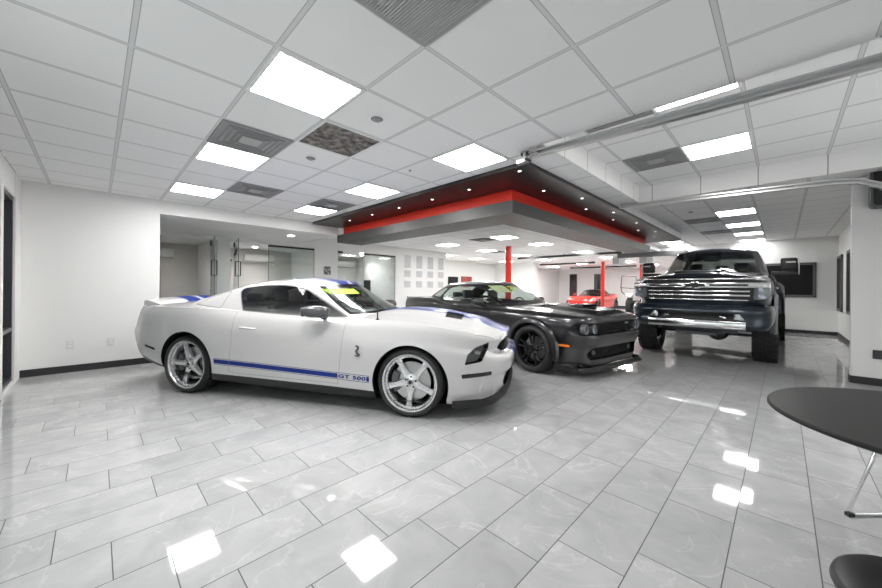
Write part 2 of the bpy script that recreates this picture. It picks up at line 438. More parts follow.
    tz = n.new('ShaderNodeVectorMath'); tz.operation = 'NORMALIZE'; l.new(ta.outputs[0], tz.inputs[0]); l.new(tz.outputs[0], b.inputs['Normal'])
    return m
def ceiling_material(name, x0, y0):
    m = mat(name, (.74, .74, .735), .8); n, l = nodes_of(m); b = n['Principled BSDF']; mc = lambda *a: math_chain(n, l, *a)
    t = n.new('ShaderNodeTexCoord'); s = n.new('ShaderNodeSeparateXYZ'); l.new(t.outputs['Object'], s.inputs[0]); d = []
    for i, o in ((0, x0), (1, y0)):
        u = mc('DIVIDE', mc('SUBTRACT', s.outputs[i], o), .61); f = mc('SUBTRACT', u, mc('FLOOR', u)); d.append(mc('MULTIPLY', mc('MINIMUM', f, mc('SUBTRACT', 1, f)), .61))
    dist = mc('MINIMUM', d[0], d[1]); bar = mc('LESS_THAN', dist, .012); edge = mc('LESS_THAN', mc('ABSOLUTE', mc('SUBTRACT', dist, .0135)), .0022)
    x = n.new('ShaderNodeTexNoise'); x.inputs['Scale'].default_value = 260; x.inputs['Detail'].default_value = 3; l.new(t.outputs['Object'], x.inputs['Vector'])
    x2 = n.new('ShaderNodeTexNoise'); x2.inputs['Scale'].default_value = 1.2; l.new(t.outputs['Object'], x2.inputs['Vector'])
    base = n.new('ShaderNodeMix'); base.data_type = 'RGBA'; base.inputs[6].default_value = (.80, .80, .795, 1); base.inputs[7].default_value = (.87, .87, .865, 1); l.new(mc('ADD', mc('MULTIPLY', x.outputs['Fac'], .5), mc('MULTIPLY', x2.outputs['Fac'], .5)), base.inputs[0])
    m1 = n.new('ShaderNodeMix'); m1.data_type = 'RGBA'; l.new(bar, m1.inputs[0]); l.new(base.outputs[2], m1.inputs[6]); m1.inputs[7].default_value = (.66, .66, .66, 1)
    m2 = n.new('ShaderNodeMix'); m2.data_type = 'RGBA'; l.new(edge, m2.inputs[0]); l.new(m1.outputs[2], m2.inputs[6]); m2.inputs[7].default_value = (.40, .40, .40, 1)
    l.new(m2.outputs[2], b.inputs['Base Color']); return m
M['floor'] = floor_material()
M['ceiling'] = ceiling_material('ceiling_tiles', -.2445, .14)
M['ceiling_far'] = ceiling_material('ceiling_tiles_far', -.36, 8.84-.61*20)
M['ceiling_recess'] = ceiling_material('ceiling_tiles_recess', -.235, 4.80-.61*9)
def brushed(name, c, rough, metal=.85):
    m = mat(name, c, rough, metal); n, l = nodes_of(m); b = n['Principled BSDF']; t = n.new('ShaderNodeTexCoord'); mp = n.new('ShaderNodeMapping'); mp.inputs['Scale'].default_value = (1.2, 1.2, 40)
    x = n.new('ShaderNodeTexNoise'); x.inputs['Scale'].default_value = 3; x.inputs['Detail'].default_value = 3; l.new(t.outputs['Object'], mp.inputs[0]); l.new(mp.outputs[0], x.inputs['Vector'])
    r = n.new('ShaderNodeMapRange'); r.inputs[3].default_value = rough*.92; r.inputs[4].default_value = rough*1.08; l.new(x.outputs['Fac'], r.inputs[0]); l.new(r.outputs[0], b.inputs['Roughness']); return m
M['canopy_dark'] = brushed('dark_lacquered_panel', (.04, .038, .036), .42, 0); M['canopy_dark'].node_tree.nodes['Principled BSDF'].inputs['IOR'].default_value = 1.65
M['canopy_board'] = brushed('black_laminate', (.016, .015, .015), .34, 0)

def quad(bm, pts, mi=0):
    f = bm.faces.new([bm.verts.new(p) for p in pts]); f.material_index = mi; return f
def slab(bm, x0, x1, y0, y1, z): quad(bm, [(x0, y0, z), (x1, y0, z), (x1, y1, z), (x0, y1, z)])
bm = B(); slab(bm, -13, 1.45, -.9, 25.8, 0); struct('floor', bm, 'floor')
bm = B(); box(bm, (-7.2, -.73, 0), (-7.05, -.72, .001)); bm.free()
# ceilings
bm = B(); H = .05
for a in ((-7.2, 1.35, YF, 3.07), (-7.2, -1.67, 3.07, 3.95), (-12.1, -1.67, 3.95, 6.3), (-12.1, -2.0, 6.3, 11.56), (-12.1, -3.23, 11.56, 25.6)): box(bm, (a[0], a[2], ZC), (a[1], a[3], ZC+H))
struct('ceiling', bm, 'ceiling')
bm = B(); box(bm, (-2.0, 6.33, ZF), (XR, 11.56, ZF+H)); box(bm, (-3.2, 11.56, ZF), (XR, 15.0, ZF+H)); struct('ceiling', bm, 'ceiling_far')
bm = B(); box(bm, (-1.67, 3.07, 2.92), (1.35, 6.33, 2.965)); struct('ceiling', bm, 'ceiling_recess')
M['soffit'] = mat('soffit_tiles', (.78, .78, .775), .75)
def soffit_mat():
    m = M['soffit']; n, l = nodes_of(m); b = n['Principled BSDF']; mc = lambda *a: math_chain(n, l, *a)
    t = n.new('ShaderNodeTexCoord'); s = n.new('ShaderNodeSeparateXYZ'); l.new(t.outputs['Object'], s.inputs[0]); d = []
    for i, o in ((0, -.235), (1, 4.80)):
        u = mc('DIVIDE', mc('SUBTRACT', s.outputs[i], o), .61); f = mc('SUBTRACT', u, mc('FLOOR', u)); d.append(mc('MULTIPLY', mc('MINIMUM', f, mc('SUBTRACT', 1, f)), .61))
    ln = mc('LESS_THAN', mc('MINIMUM', d[0], d[1]), .006); mx = n.new('ShaderNodeMix'); mx.data_type = 'RGBA'; l.new(ln, mx.inputs[0]); mx.inputs[6].default_value = (.8, .8, .79, 1); mx.inputs[7].default_value = (.35, .35, .35, 1); l.new(mx.outputs[2], b.inputs['Base Color'])
soffit_mat()
bm = B(); box(bm, (-1.70, 3.1, ZC+.001), (-1.64, 6.3, 2.97)); box(bm, (-1.64, 3.04, ZC+.001), (1.35, 3.10, 2.97)); box(bm, (-1.64, 6.30, ZC), (1.35, 6.36, 2.97))
box(bm, (-2.03, 6.36, ZC+.002), (-1.97, 11.56, ZF+H)); box(bm, (-3.26, 11.56, ZC+.002), (-3.2, 15, ZF+H)); struct('trim_1', bm, 'soffit', label='white vertical faces around the raised ceiling')
# left wall with the alcove opening, header, alcove ceiling
bm = B(); box(bm, (XL-.15, YF-.1, 0), (XL, .75, ZC)); box(bm, (XL-.15, .75, 2.45), (XL, 3.95, ZC)); struct('wall_left', bm, 'wall')
bm = B(); box(bm, (-12.1, -.7, 2.45), (XL-.15, 3.95, 2.50)); box(bm, (-12.1, 3.95, 2.45), (-9.6, 10.0, 2.50)); struct('ceiling', bm, mat('alcove_ceiling_paint', (.74, .74, .73), .7), label='smooth drywall ceiling of the alcove')
bm = B(); box(bm, (-9.55, 3.95, 2.50), (-9.45, 7.5, ZC)); box(bm, (-9.45, 3.951, 2.44), (XL, 4.0, ZC)); box(bm, (-9.55, 3.9, 2.36), (-9.45, 7.5, 2.50)); box(bm, (-9.55, .3, 2.36), (-9.45, 3.9, 2.45)); struct('trim_2', bm, 'wall', label='white header above the office glass')
# office partitions and columns between the glass fronts
bm = B()
for y0, y1 in ((-.1, 0), (2.06, 2.34), (4.5, 5.22)): box(bm, (-9.58, y0, 0), (-9.42, y1, 2.40))
for y in (2.2, 4.95, 7.6): box(bm, (-12.1, y-.05, 0), (-9.55, y+.05, 2.45))
struct('wall_office', bm, 'wall')
bm = B(); box(bm, (-9.6, 7.5, 0), (-9.5, 10.1, ZC)); box(bm, (-12.1, 10.0, 0), (-9.6, 10.1, ZC)); struct('wall_certificates', bm, 'wall')
bm = B(); box(bm, (-12.25, -.73, 0), (-12.1, 10, 2.5)); box(bm, (-12.1, -.83, 0), (XL-.15, -.73, 2.5)); struct('wall_office', bm, 'wall_office')
bm = B(); box(bm, (-12.25, 10, 0), (-12.1, 17.1, ZC)); box(bm, (-12.1, 17.1, 0), (-9.7, 17.25, ZC)); box(bm, (-9.85, 17.0, 0), (-9.45, 17.4, ZC)); box(bm, (-12.25, 17.1, 0), (-12.1, 25.6, ZC)); struct('wall_back_left', bm, 'wall')
bm = B(); box(bm, (-12.25, 25.6, 0), (-2.2, 25.75, ZC)); box(bm, (-2.35, 15.16, 0), (-2.2, 25.6, ZF)); box(bm, (-3.2, 15, ZC), (-2.35, 15.1, ZF+.05)); struct('wall_back', bm, 'wall')
bm = B(); box(bm, (-2.35, 15, 0), (XR+.15, 15.15, ZF)); struct('wall_back', bm, 'wall')
bm = B(); box(bm, (XR, 7.5, 0), (XR+.15, 15.15, ZF+.05)); box(bm, (.67, 7.5, 0), (XR, 7.64, ZF)); struct('wall_right', bm, 'wall')
bm = B(); XN = 1.28; box(bm, (XN, YF-.1, 0), (XN+.15, 3.1, 2.97)); box(bm, (XN, 6.3, 0), (XN+.15, 7.5, 2.97)); box(bm, (XN, 3.1, 2.4), (XN+.15, 6.3, 2.97)); box(bm, (XN, 3.1, 0), (XN+.15, 6.3, .12)); box(bm, (XR, 7.36, 0), (XN+.15, 7.5, 2.97)); struct('wall_right', bm, 'wall')
# storefront wall
bm = B()
for x0, x1 in ((XL, -6.78), (-6.0, -5.86), (-3.3, -3.2), (-.75, -.65), (.9, 1.28)): box(bm, (x0, YF-.12, 0), (x1, YF, ZC))
box(bm, (XL, YF-.12, 2.36), (1.28, YF-.005, ZC)); box(bm, (XL, YF-.12, 0), (1.28, YF-.005, .06)); struct('wall_front', bm, 'wall')
for i, (x0, x1) in enumerate(((-6.78, -6.0), (-5.86, -3.3), (-3.2, -.75), (-.65, .9))):
    bm = B(); w = .05
    for a in ((x0, x0+w, .06, 2.36), (x1-w, x1, .06, 2.36), (x0, x1, .06, .06+w), (x0, x1, 2.36-w, 2.36), (x0, x1, .68, .68+w)): box(bm, (a[0], YF-.10, a[2]), (a[1], YF-.02, a[3]))
    fr = struct('window_%d' % (i+1), bm, 'darkmetal'); bm = B(); box(bm, (x0+w, YF-.065, .11), (x1-w, YF-.055, 2.31)); obj('window_pane', bm, 'glass_clear', fr)
# baseboards
bm = B(); box(bm, (XL, YF, 0), (XL+.012, .75, .10)); box(bm, (XL-.15, .75, 0), (XL, .762, .10)); struct('baseboard_left', bm, 'baseboard')
bm = B(); box(bm, (-2.2, 14.988, 0), (XR, 15, .10)); box(bm, (XR-.012, 7.64, 0), (XR, 14.99, .10)); box(bm, (.658, 7.488, 0), (XR, 7.5, .10)); box(bm, (.658, 7.49, 0), (.67, 7.64, .10)); struct('baseboard_right', bm, 'baseboard')
bm = B(); box(bm, (-12.1, 25.588, 0), (-2.36, 25.6, .12)); box(bm, (-12.1, 17.088, 0), (-9.85, 17.1, .1)); struct('baseboard_back', bm, 'baseboard')
# dark framed windows of the right-hand wing
def dark_window(name, y=None, x=None, a=(0, 1), z=(1, 2)):
    bm = B(); w = .07
    def bx(a0, a1, z0, z1, d0, d1, t=bm):
        if y is not None: box(t, (a0, y-d1, z0), (a1, y-d0, z1))
        else: box(t, (x-d1, a0, z0), (x-d0, a1, z1))
    bx(a[0], a[1], z[0], z[0]+w, 0, .04); bx(a[0], a[1], z[1]-w, z[1], 0, .04); bx(a[0], a[0]+w, z[0], z[1], 0, .04); bx(a[1]-w, a[1], z[0], z[1], 0, .04)
    o = struct(name, bm, 'gray'); bm = B(); bx(a[0]+w, a[1]-w, z[0]+w, z[1]-w, .002, .012, bm)
    obj('window_pane', bm, 'dark_pane', o); return o
dark_window('window_5', y=15.0, a=(-1.05, .69), z=(1.07, 2.1))
dark_window('window_6', x=XR, a=(13.95, 14.95), z=(.72, 2.23)); dark_window('window_7', x=XR, a=(11.8, 12.9), z=(.72, 2.23))
# far doorways
for i, (x0, x1, zt) in enumerate(((-11.25, -10.7, 2.36), (-9.47, -9.0, 2.32))):
    bm = B(); box(bm, (x0, 25.54, 0), (x1, 25.59, zt)); d = struct('door_%d' % (i+1), bm, 'gray'); bm = B(); box(bm, (x0+.06+.18*(i == 1), 25.52, 0), (x1-.05, 25.545, zt-.06)); obj('door_leaf', bm, 'gloss_black', d)
# ------------------------------------------------------------------ canopy
CB = (-6.93, -1.97, 3.37, 11.56); INN = (-7.0, -3.1, 4.62, 10.2)
def ring(bm, o, i, z0, z1, mi=0, bev=0):
    ox0, ox1, oy0, oy1 = o; ix0, ix1, iy0, iy1 = i
    P = lambda x, y, z: bm.verts.new((x, y, z))
    for zz, fl in ((z0, 1), (z1, 0)):
        for q in ([(ox0, oy0), (ox1, oy0), (ix1, iy0), (ix0, iy0)], [(ox1, oy0), (ox1, oy1), (ix1, iy1), (ix1, iy0)], [(ox1, oy1), (ox0, oy1), (ix0, iy1), (ix1, iy1)], [(ox0, oy1), (ox0, oy0), (ix0, iy0), (ix0, iy1)]):
            f = bm.faces.new([P(x, y, zz) for x, y in q]); f.material_index = mi
    for (x0, x1, y0, y1) in (o, i):
        for a, b in (((x0, y0), (x1, y0)), ((x1, y0), (x1, y1)), ((x1, y1), (x0, y1)), ((x0, y1), (x0, y0))):
            f = bm.faces.new([P(a[0], a[1], z0), P(b[0], b[1], z0), P(b[0], b[1], z1), P(a[0], a[1], z1)]); f.material_index = mi
    bmesh.ops.remove_doubles(bm, verts=bm.verts, dist=1e-5); bmesh.ops.recalc_face_normals(bm, faces=bm.faces)
can = thing('ceiling_canopy', 'large black hanging ceiling canopy with a red band, above the grey coupe', 'canopy', (-4.6, 7.4, 2.64))
def local(o, p=can): o.location = -Vector(p.location); return o
def ell(bm, x0, x1, y0, y1, tx, ty, z0, z1, bev=0):
    """L-shaped slab: front arm along X (depth ty) and right arm along Y (width tx)"""
    prism(bm, [(x0, y0), (x1, y0), (x1, y1), (x1-tx, y1), (x1-tx, y0+ty), (x0, y0+ty)], (0, 1), z0, z1, 0, bev)
bm = B(); ell(bm, -7.19, -1.97, 3.37, 11.56, 1.13, 1.25, 2.628, 2.672); local(obj('canopy_board', bm, 'canopy_board', can))
bm = B(); ell(bm, -7.1, -2.62, 4.08, 10.7, .10, .10, 2.43, 2.63); local(obj('red_band', bm, 'band_red', can))
bm = B(); ell(bm, -7.19, -2.53, 3.97, 10.81, .57, .65, 2.28, 2.45); local(obj('lower_frame', bm, 'canopy_dark', can))
bm = B(); ell(bm, -7.19, -2.72, 4.18, 10.6, .36, .42, 2.449, 2.63); local(obj('inner_cover', bm, 'white', can))
k = 0
for x, y in [(-2.14, 3.5), (-3.04, 3.68), (-3.79, 3.70), (-4.6, 3.70), (-5.4, 3.70), (-6.2, 3.70), (-2.33, 4.44), (-2.11, 5.2), (-2.35, 5.96), (-2.1, 6.54), (-2.33, 7.24), (-2.1, 7.9), (-2.33, 8.9), (-2.1, 9.4), (-2.33, 10.3)]:
    bm = B(); lathe(bm, [(.018, 2.6285), (.028, 2.6285), (.028, 2.622), (.018, 2.624)], 16, 0, 'z', (x, y, 0), closed=True); lathe(bm, [(.0, 2.6265), (.018, 2.6265)], 16, 1, 'z', (x, y, 0))
    local(obj('downlight', bm, ['steel', 'spot_dim'], can, label='small recessed spotlight'))
# ------------------------------------------------------------------ ceiling lights and vents
def ceiling_light(x, y, z, label, group=None, s=.61, m='led'):
    t = thing('ceiling_light', label, 'ceiling light', (x, y, z), group=group)
    bm = B(); a = s/2-.004; b_ = a-.022
    for q in ((-a, -a, a, -b_), (-a, b_, a, a), (-a, -b_, -b_, b_), (b_, -b_, a, b_)): box(bm, (q[0], q[1], -.014), (q[2], q[3], -.001))
    obj('light_frame', bm, 'white', t); bm = B(); box(bm, (-b_, -b_, -.010), (b_, b_, -.002)); obj('diffuser', bm, m, t); return t
def cell(i, j): return (-.2445+.61*(i+.5), .14+.61*(j+.5))
for (i, j), lab in {(-4, 1): 'brightest square ceiling light, nearest the camera above the white coupe', (-7, 1): 'square ceiling light beside the grey vent, second in the row towards the left wall', (-10, 1): 'square ceiling light closest to the blank left wall',
                    (-4, 4): 'square ceiling light just in front of the black canopy corner', (-7, 4): 'square ceiling light between two plain tiles along the canopy front edge', (-10, 4): 'small-looking square ceiling light near the left end of the canopy'}.items():
    ceiling_light(*cell(i, j), ZC, lab)
for x, y, lab in ((-5.39, 8.05, 'ceiling light seen through the canopy, nearest its inner corner'), (-7.7, 8.25, 'ceiling light seen through the canopy above the certificate wall'), (-5.36, 10.05, 'ceiling light seen through the canopy, right of the front red column'), (-7.75, 10.46, 'ceiling light seen through the canopy, left of the front red column'),
                  (-7.78, 12.95, 'ceiling light just right of the front red column top'), (-10.31, 13.15, 'far left ceiling light above the wall screens'), (-10.24, 15.5, 'far ceiling light crossed by the front red column'), (-8.2, 15.7, 'far ceiling light above the white back corner column'), (-10.3, 10.9, 'far ceiling light peeking past the end of the certificate wall'),
                  (-5.3, 13.2, 'far ceiling light in front of the first black door track'), (-5.4, 16.3, 'far ceiling light between the black door tracks'), (-5.6, 19.2, 'added far ceiling light near the white duct end, brightening the back room'), (-7.9, 19.4, 'added ceiling light brightening the back room over the red sports car'), (-10.3, 21.0, 'added ceiling light brightening the far doorways, farthest left'), (-5.2, 22.6, 'added ceiling light brightening the far back wall, farthest right')):
    ceiling_light(x, y, ZC, lab, m='led_far' if y < 17 else 'led_back')  # the deepest panels are extras, added to brighten the dark far room
for y, lab in ((8.84, 'nearest of the four lights in a row above the truck'), (10.67, 'second nearest of the four lights in a row above the truck'), (12.5, 'third of the four lights in a row above the truck'), (14.33, 'farthest of the four lights in a row above the truck, by the back wall')):
    ceiling_light(-.97+.305, y+.305, ZF, lab, m='led' if y < 12 else 'led_soft')
ceiling_light(-2.57, 13.6, ZF, 'ceiling light above the left end of the truck roof, nearer of two', m='led_soft'); ceiling_light(-2.57, 14.66, ZF, 'ceiling light above the left end of the truck roof, farther of two', s=.6, m='led_soft')
ceiling_light(-.54, 5.105, 2.92, 'ceiling light inside the raised ceiling bay', m='led_soft'); ceiling_light(-.54, 3.41, 2.92, 'ceiling light cut to a thin sliver by the raised bay edge', m='led_soft')
M['vent'] = mat('vent_grey', (.30, .30, .30), .6); M['vent_dark'] = noise_bump(mat('dusty_grille', (.055, .045, .042), .9), 14, .8, .01, .9, (.36, .33, .31)); M['vent_mid'] = mat('vent_centre', (.40, .40, .40), .5)
def vent(x, y, z, label, kind='diffuser', s=.61):
    t = thing('ceiling_vent', label, 'ceiling vent', (x, y, z)); a = s/2-.004; b_ = a-.02; bm = B()
    for q in ((-a, -a, a, -b_), (-a, b_, a, a), (-a, -b_, -b_, b_), (b_, -b_, a, b_)): box(bm, (q[0], q[1], -.012), (q[2], q[3], -.001))
    obj('vent_frame', bm, 'vent' if kind != 'return' else 'white', t); bm = B(); box(bm, (-b_, -b_, -.006), (b_, b_, -.002))
    if kind == 'diffuser':
        for k in range(1, 5):
            q = b_*(1-k*.16); w_ = .006
            for r4 in ((-q, -q, q, -q+w_), (-q, q-w_, q, q), (-q, -q, -q+w_, q), (q-w_, -q, q, q)): box(bm, (r4[0], r4[1], -.016), (r4[2], r4[3], -.005))
        obj('vent_grille', bm, 'vent', t); bm = B(); box(bm, (-.09, -.09, -.016), (.09, .09, -.010)); obj('vent_centre', bm, 'vent_mid', t)
    elif kind == 'return': obj('vent_grille', bm, 'vent_dark', t, label='dust-clogged brown grille')
    else:
        for k in range(34): y_ = -b_+.01+k*(2*b_-.02)/33; box(bm, (-b_, y_-.006, -.014), (b_, y_+.006, -.005))
        obj('vent_grille', bm, 'vent_mid', t)
    return t
vent(*cell(-2, 1), ZC, 'louvred grey return vent at the top centre edge of the photo', 'louvre')
vent(*cell(-5, 2), ZC, 'square return vent clogged with brown dust', 'return'); vent(*cell(-6, 1), ZC, 'grey square air diffuser right beside a ceiling light')
vent(*cell(-9, 2), ZC, 'grey air diffuser two rows from the left wall header'); vent(*cell(-9, 4), ZC, 'grey air diffuser next to the left end of the canopy')
vent(-6.1, 8.05, ZC, 'grey air diffuser seen through the canopy'); vent(-7.75, 11.1, ZC, 'small far grey air diffuser beside the front red column'); vent(-1.14, 5.105, 2.92, 'grey air diffuser inside the raised ceiling bay'); vent(-1.14, 3.41, 2.92, 'grey vent cut to a dark sliver by the raised bay edge')
vent(-1.275, 9.745, ZF, 'grey air diffuser left of the lights above the truck'); vent(-1.275, 11.9, ZF, 'farther grey air diffuser above the truck roof')
def ceil_dot(name, label, cat, x, y, z, r):
    t = thing(name, label, cat, (x, y, z)); bm = B(); lathe(bm, [(0, -.004), (r, -.004), (r, -.001)], 20, 0, 'z'); obj('cover_plate', bm, 'alu', t, 40)
    bm = B(); lathe(bm, [(r*.75, -.004), (r*.75, -.012), (r*.4, -.022), (0, -.022)], 20, 0, 'z'); obj('sensor', bm, 'vent', t, 40); return t
ceil_dot('ceiling_sprinkler', 'small round ceiling sprinkler plate right of the dusty vent', 'sprinkler', -2.38, 1.67, ZC, .05); ceil_dot('ceiling_sprinkler', 'small round ceiling sprinkler plate left of the dusty vent', 'sprinkler', -3.62, 1.67, ZC, .05)
ceil_dot('ceiling_sensor', 'tiny ceiling sensor near the front of the canopy', 'sensor', -3.13, 2.68, ZC, .018); ceil_dot('ceiling_sprinkler', 'small sprinkler plate above the truck', 'sprinkler', -1.3, 8.52, ZF, .05)
def recessed(x, y, z, lab):
    t = thing('recessed_light', lab, 'recessed light', (x, y, z)); bm = B(); lathe(bm, [(.07, -.001), (.095, -.001), (.095, -.008), (.07, -.006)], 24, 0, 'z', closed=True); obj('trim_ring', bm, 'white', t, 40); L_ = bpy.data.lights.new('recessed_lamp', 'SPOT'); L_.energy = 20; L_.spot_size = 2.6; L_.spot_blend = .8; L_.shadow_soft_size = .06; lo_ = bpy.data.objects.new('recessed_lamp', L_); COL.objects.link(lo_); lo_.parent = t; lo_.location = (0, 0, -.02); bm = B(); lathe(bm, [(0, -.005), (.07, -.005)], 24, 0, 'z'); obj('lens', bm, 'spot', t)
for x, y, lab in ((-8.04, 3.25, 'round recessed light in the alcove ceiling outside the glass'), (-10.2, 3.44, 'round recessed light inside the middle office, nearer one'), (-11.2, 3.44, 'round recessed light inside the middle office, farther one'),
                  (-10.2, 6.0, 'round recessed light inside the right office, left one'), (-11.0, 7.1, 'round recessed light inside the right office, farther one'), (-10.4, 6.7, 'round recessed light inside the right office by the black rail'), (-10.6, 1.0, 'round recessed light inside the left office')): recessed(x, y, 2.45, lab)
# ------------------------------------------------------------------ garage door tracks
def rail(name, label, a, b, r, curve=None, bracket=None):
    t = thing(name, label, 'door track', a); A_ = Vector((0, 0, 0)); b = Vector(b)-Vector(a)
    bm = B(); pts = [A_, b]
    if curve: pts = [A_, b]+[Vector(p)-Vector(a) for p in curve]
    # C-channel: three flanges
    for off, hh in ((Vector((0, 0, r)), (.002, r*.9)), (Vector((0, 0, -r)), (.002, r*.9))): pass
    path = [Vector(p) for p in pts]
    sec = [(-r, -r), (r, -r), (r, -r*.5), (r*.8, -r*.5), (r*.8, -r*.8), (-r*.8, -r*.8), (-r*.8, r*.8), (r*.8, r*.8), (r*.8, r*.5), (r, r*.5), (r, r), (-r, r)]
    rings = []
    for i, p in enumerate(path):
        d = (path[min(i+1, len(path)-1)]-path[max(0, i-1)]).normalized(); yv = Vector((0, 1, 0)); zv = d.cross(yv).normalized()
        if zv.z < 0 and i == 0: zv = -zv
        if rings and zv.dot(rings_z) < 0: zv = -zv
        rings_z = zv; rings.append([bm.verts.new(p-yv*s_[0]+zv*s_[1]) for s_ in sec])
    for p, q in zip(rings, rings[1:]):
        for k in range(len(sec)): bm.faces.new((p[k], p[(k+1) % len(sec)], q[(k+1) % len(sec)], q[k]))
    bm.faces.new(rings[0]); bm.faces.new(rings[-1][::-1]); bmesh.ops.recalc_face_normals(bm, faces=bm.faces)
    obj('track_channel', bm, 'steel', t)
    for bx in (bracket or []):
        bm = B(); box(bm, (bx-.02, -.012, 0), (bx+.02, -.008, ZC-a[2])); box(bm, (bx-.05, -.03, -.03), (bx+.05, .03, .0), 0, .004); obj('hanger_bracket', bm, 'steel', t)
    return t
rail('garage_door_track', 'upper steel garage door track running from the canopy corner to the right edge', (-1.79, 3.12, 2.61), (.70, 3.12, 2.55), .03, curve=[(.88, 3.12, 2.5), (.99, 3.12, 2.36), (1.03, 3.12, 2.1), (1.03, 3.12, .2)], bracket=[.06])
rail('garage_door_track', 'lower steel garage door track curving down beside the right pillar', (-1.89, 6.2, 2.63), (.42, 6.2, 2.55), .03, curve=[(.6, 6.2, 2.52), (.76, 6.2, 2.44), (.9, 6.2, 2.28), (1.0, 6.2, 2.05), (1.03, 6.2, 1.8), (1.03, 6.2, .2)], bracket=[.1])
t = thing('track_bracket', 'small steel and black clamp at the start of the upper door track', 'bracket', (-1.79, 3.12, 2.60)); bm = B(); box(bm, (-.14, -.03, -.05), (-.02, .03, -.01), 0, .004); box(bm, (-.06, -.035, -.05), (-.03, .035, .05), 0, .004); obj('clamp', bm, 'steel', t)
bm = B(); box(bm, (-.09, -.03, .02), (-.0, .03, .05), 0, .004); tube(bm, [(-.02, -.04, -.03), (-.02, .04, -.03)], .016, 10); obj('roller', bm, 'black', t)
# black door tracks deep in the back room
for (x0, y0), (x1, y1), lab in (((-8.3, 13.5), (-4.05, 13.5), 'nearest of the long black tracks under the far ceiling'), ((-9.6, 17.9), (-6.6, 17.9), 'middle short black track under the far ceiling'), ((-9.6, 21.9), (-5.8, 21.9), 'farthest black track under the far ceiling')):
    t = thing('ceiling_track', lab, 'door track', (x0, y0, 2.6)); bm = B(); box(bm, (0, -.04, -.05), (x1-x0, .04, .03)); obj('track_channel', bm, 'black', t)
    for q in (.1, (x1-x0)/2, x1-x0-.1):
        bm = B(); box(bm, (q-.01, -.01, .03), (q+.01, .01, .074)); obj('hanger_rod', bm, 'black', t)
t = thing('dark_ceiling_beam', 'dark header beam behind the truck roof', 'beam', (-4.6, 14.9, 2.5)); bm = B(); box(bm, (0, -.1, 0), (2.2, .1, .17)); obj('beam', bm, 'gray', t)
for x, y, z0, z1, lab in ((-4.9, 15.6, 2.28, 2.6, 'white duct end hanging above the red sports car column'), (-3.9, 15.6, 2.28, 2.6, 'white duct end beside the truck cab')):
    t = thing('air_duct', lab, 'duct', (x, y, z0)); bm = B(); box(bm, (-.16, 0, 0), (.16, .8, z1-z0+.07), 0, .01); obj('duct_box', bm, 'white', t); bm = B(); box(bm, (-.12, -.01, .04), (.12, .004, z1-z0-.04)); obj('duct_opening', bm, 'vent_mid', t)
# red columns
for x, y, r, lab in ((-6.48, 9.95, .1, 'round red column behind the grey coupe, nearer of two'), (-6.45, 18.58, .09, 'round red column in front of the red sports car'), (-5.58, 22.0, .09, 'red column tip showing behind the white off-road vehicle')):
    t = thing('red_column', lab, 'column', (x, y, 0)); bm = B(); lathe(bm, [(r, .012), (r, ZC)], 32, 0, 'z'); obj('column_shaft', bm, 'red', t, 40); bm = B(); box(bm, (-.15, -.15, 0), (.15, .15, .014)); obj('base_plate', bm, 'red', t)
# ------------------------------------------------------------------ offices: glass fronts, doors, units
def glass_panel(name, label, cat, y0, y1, x=-9.5, z0=.02, z1=2.36, rail_=True):
    t = thing(name, label, cat, (x, y0, z0)); bm = B(); box(bm, (-.006, 0, 0), (.006, y1-y0, z1-z0)); obj('glass_pane', bm, 'glass_clear', t)
    if rail_: bm = B(); box(bm, (-.03, 0, z1-z0-.05), (.03, y1-y0, z1-z0)); obj('top_rail', bm, 'black', t)
    bm = B(); box(bm, (-.007, -.004, 0), (.007, .004, z1-z0)); box(bm, (-.007, y1-y0-.004, 0), (.007, y1-y0+.004, z1-z0)); obj('glass_edge', bm, 'glass_edge', t)
glass_panel('glass_partition', 'fixed glass pane of the left office', 'glass partition', .02, 1.0, rail_=False)
glass_panel('glass_partition', 'fixed glass pane of the middle office under a black rail', 'glass partition', 3.25, 4.5)
glass_panel('glass_partition', 'fixed glass pane of the right office next to the pictures', 'glass partition', 5.22, 6.15, rail_=False)
glass_panel('glass_partition', 'fixed glass pane of the right office under a black rail', 'glass partition', 6.2, 7.48)
bm = B(); box(bm, (-9.53, 5.22, 2.30), (-9.47, 5.42, 2.36)); o = obj('pivot_hinge', bm, 'black'); prop(o, 'small black pivot clamp at the top left of the right office glass', 'hinge')
def glass_door(label, hx, hy, ang, wd=.80):
    t = thing('glass_door', label, 'glass door', (hx, hy, .01), math.radians(ang)); bm = B(); box(bm, (0, -.006, 0), (wd, .006, 2.30)); obj('glass_pane', bm, 'glass_clear', t)
    bm = B(); box(bm, (wd-.003, -.007, 0), (wd+.003, .007, 2.3)); box(bm, (0, -.007, 2.297), (wd, .007, 2.303)); box(bm, (-.003, -.007, 0), (.003, .007, 2.3)); obj('glass_edge', bm, 'glass_edge', t)
    bm = B(); box(bm, (0, -.02, 2.2), (.12, .02, 2.31), 0, .004); box(bm, (0, -.02, 0), (.12, .02, .09), 0, .004); obj('pivot_clamp', bm, 'black', t)
    for s_ in (1, -1):
        bm = B(); tube(bm, [(wd-.08, s_*.006, 1.48), (wd-.08, s_*.05, 1.48), (wd-.08, s_*.05, 1.80), (wd-.08, s_*.006, 1.80)], .012, 8); obj('door_pull', bm, 'darkmetal', t, 50)
glass_door('glass office door standing open, left of the white post', -9.42, 1.93, -8, 1.05); glass_door('glass office door standing open, right of the white post', -9.42, 2.42, -10, 1.05)
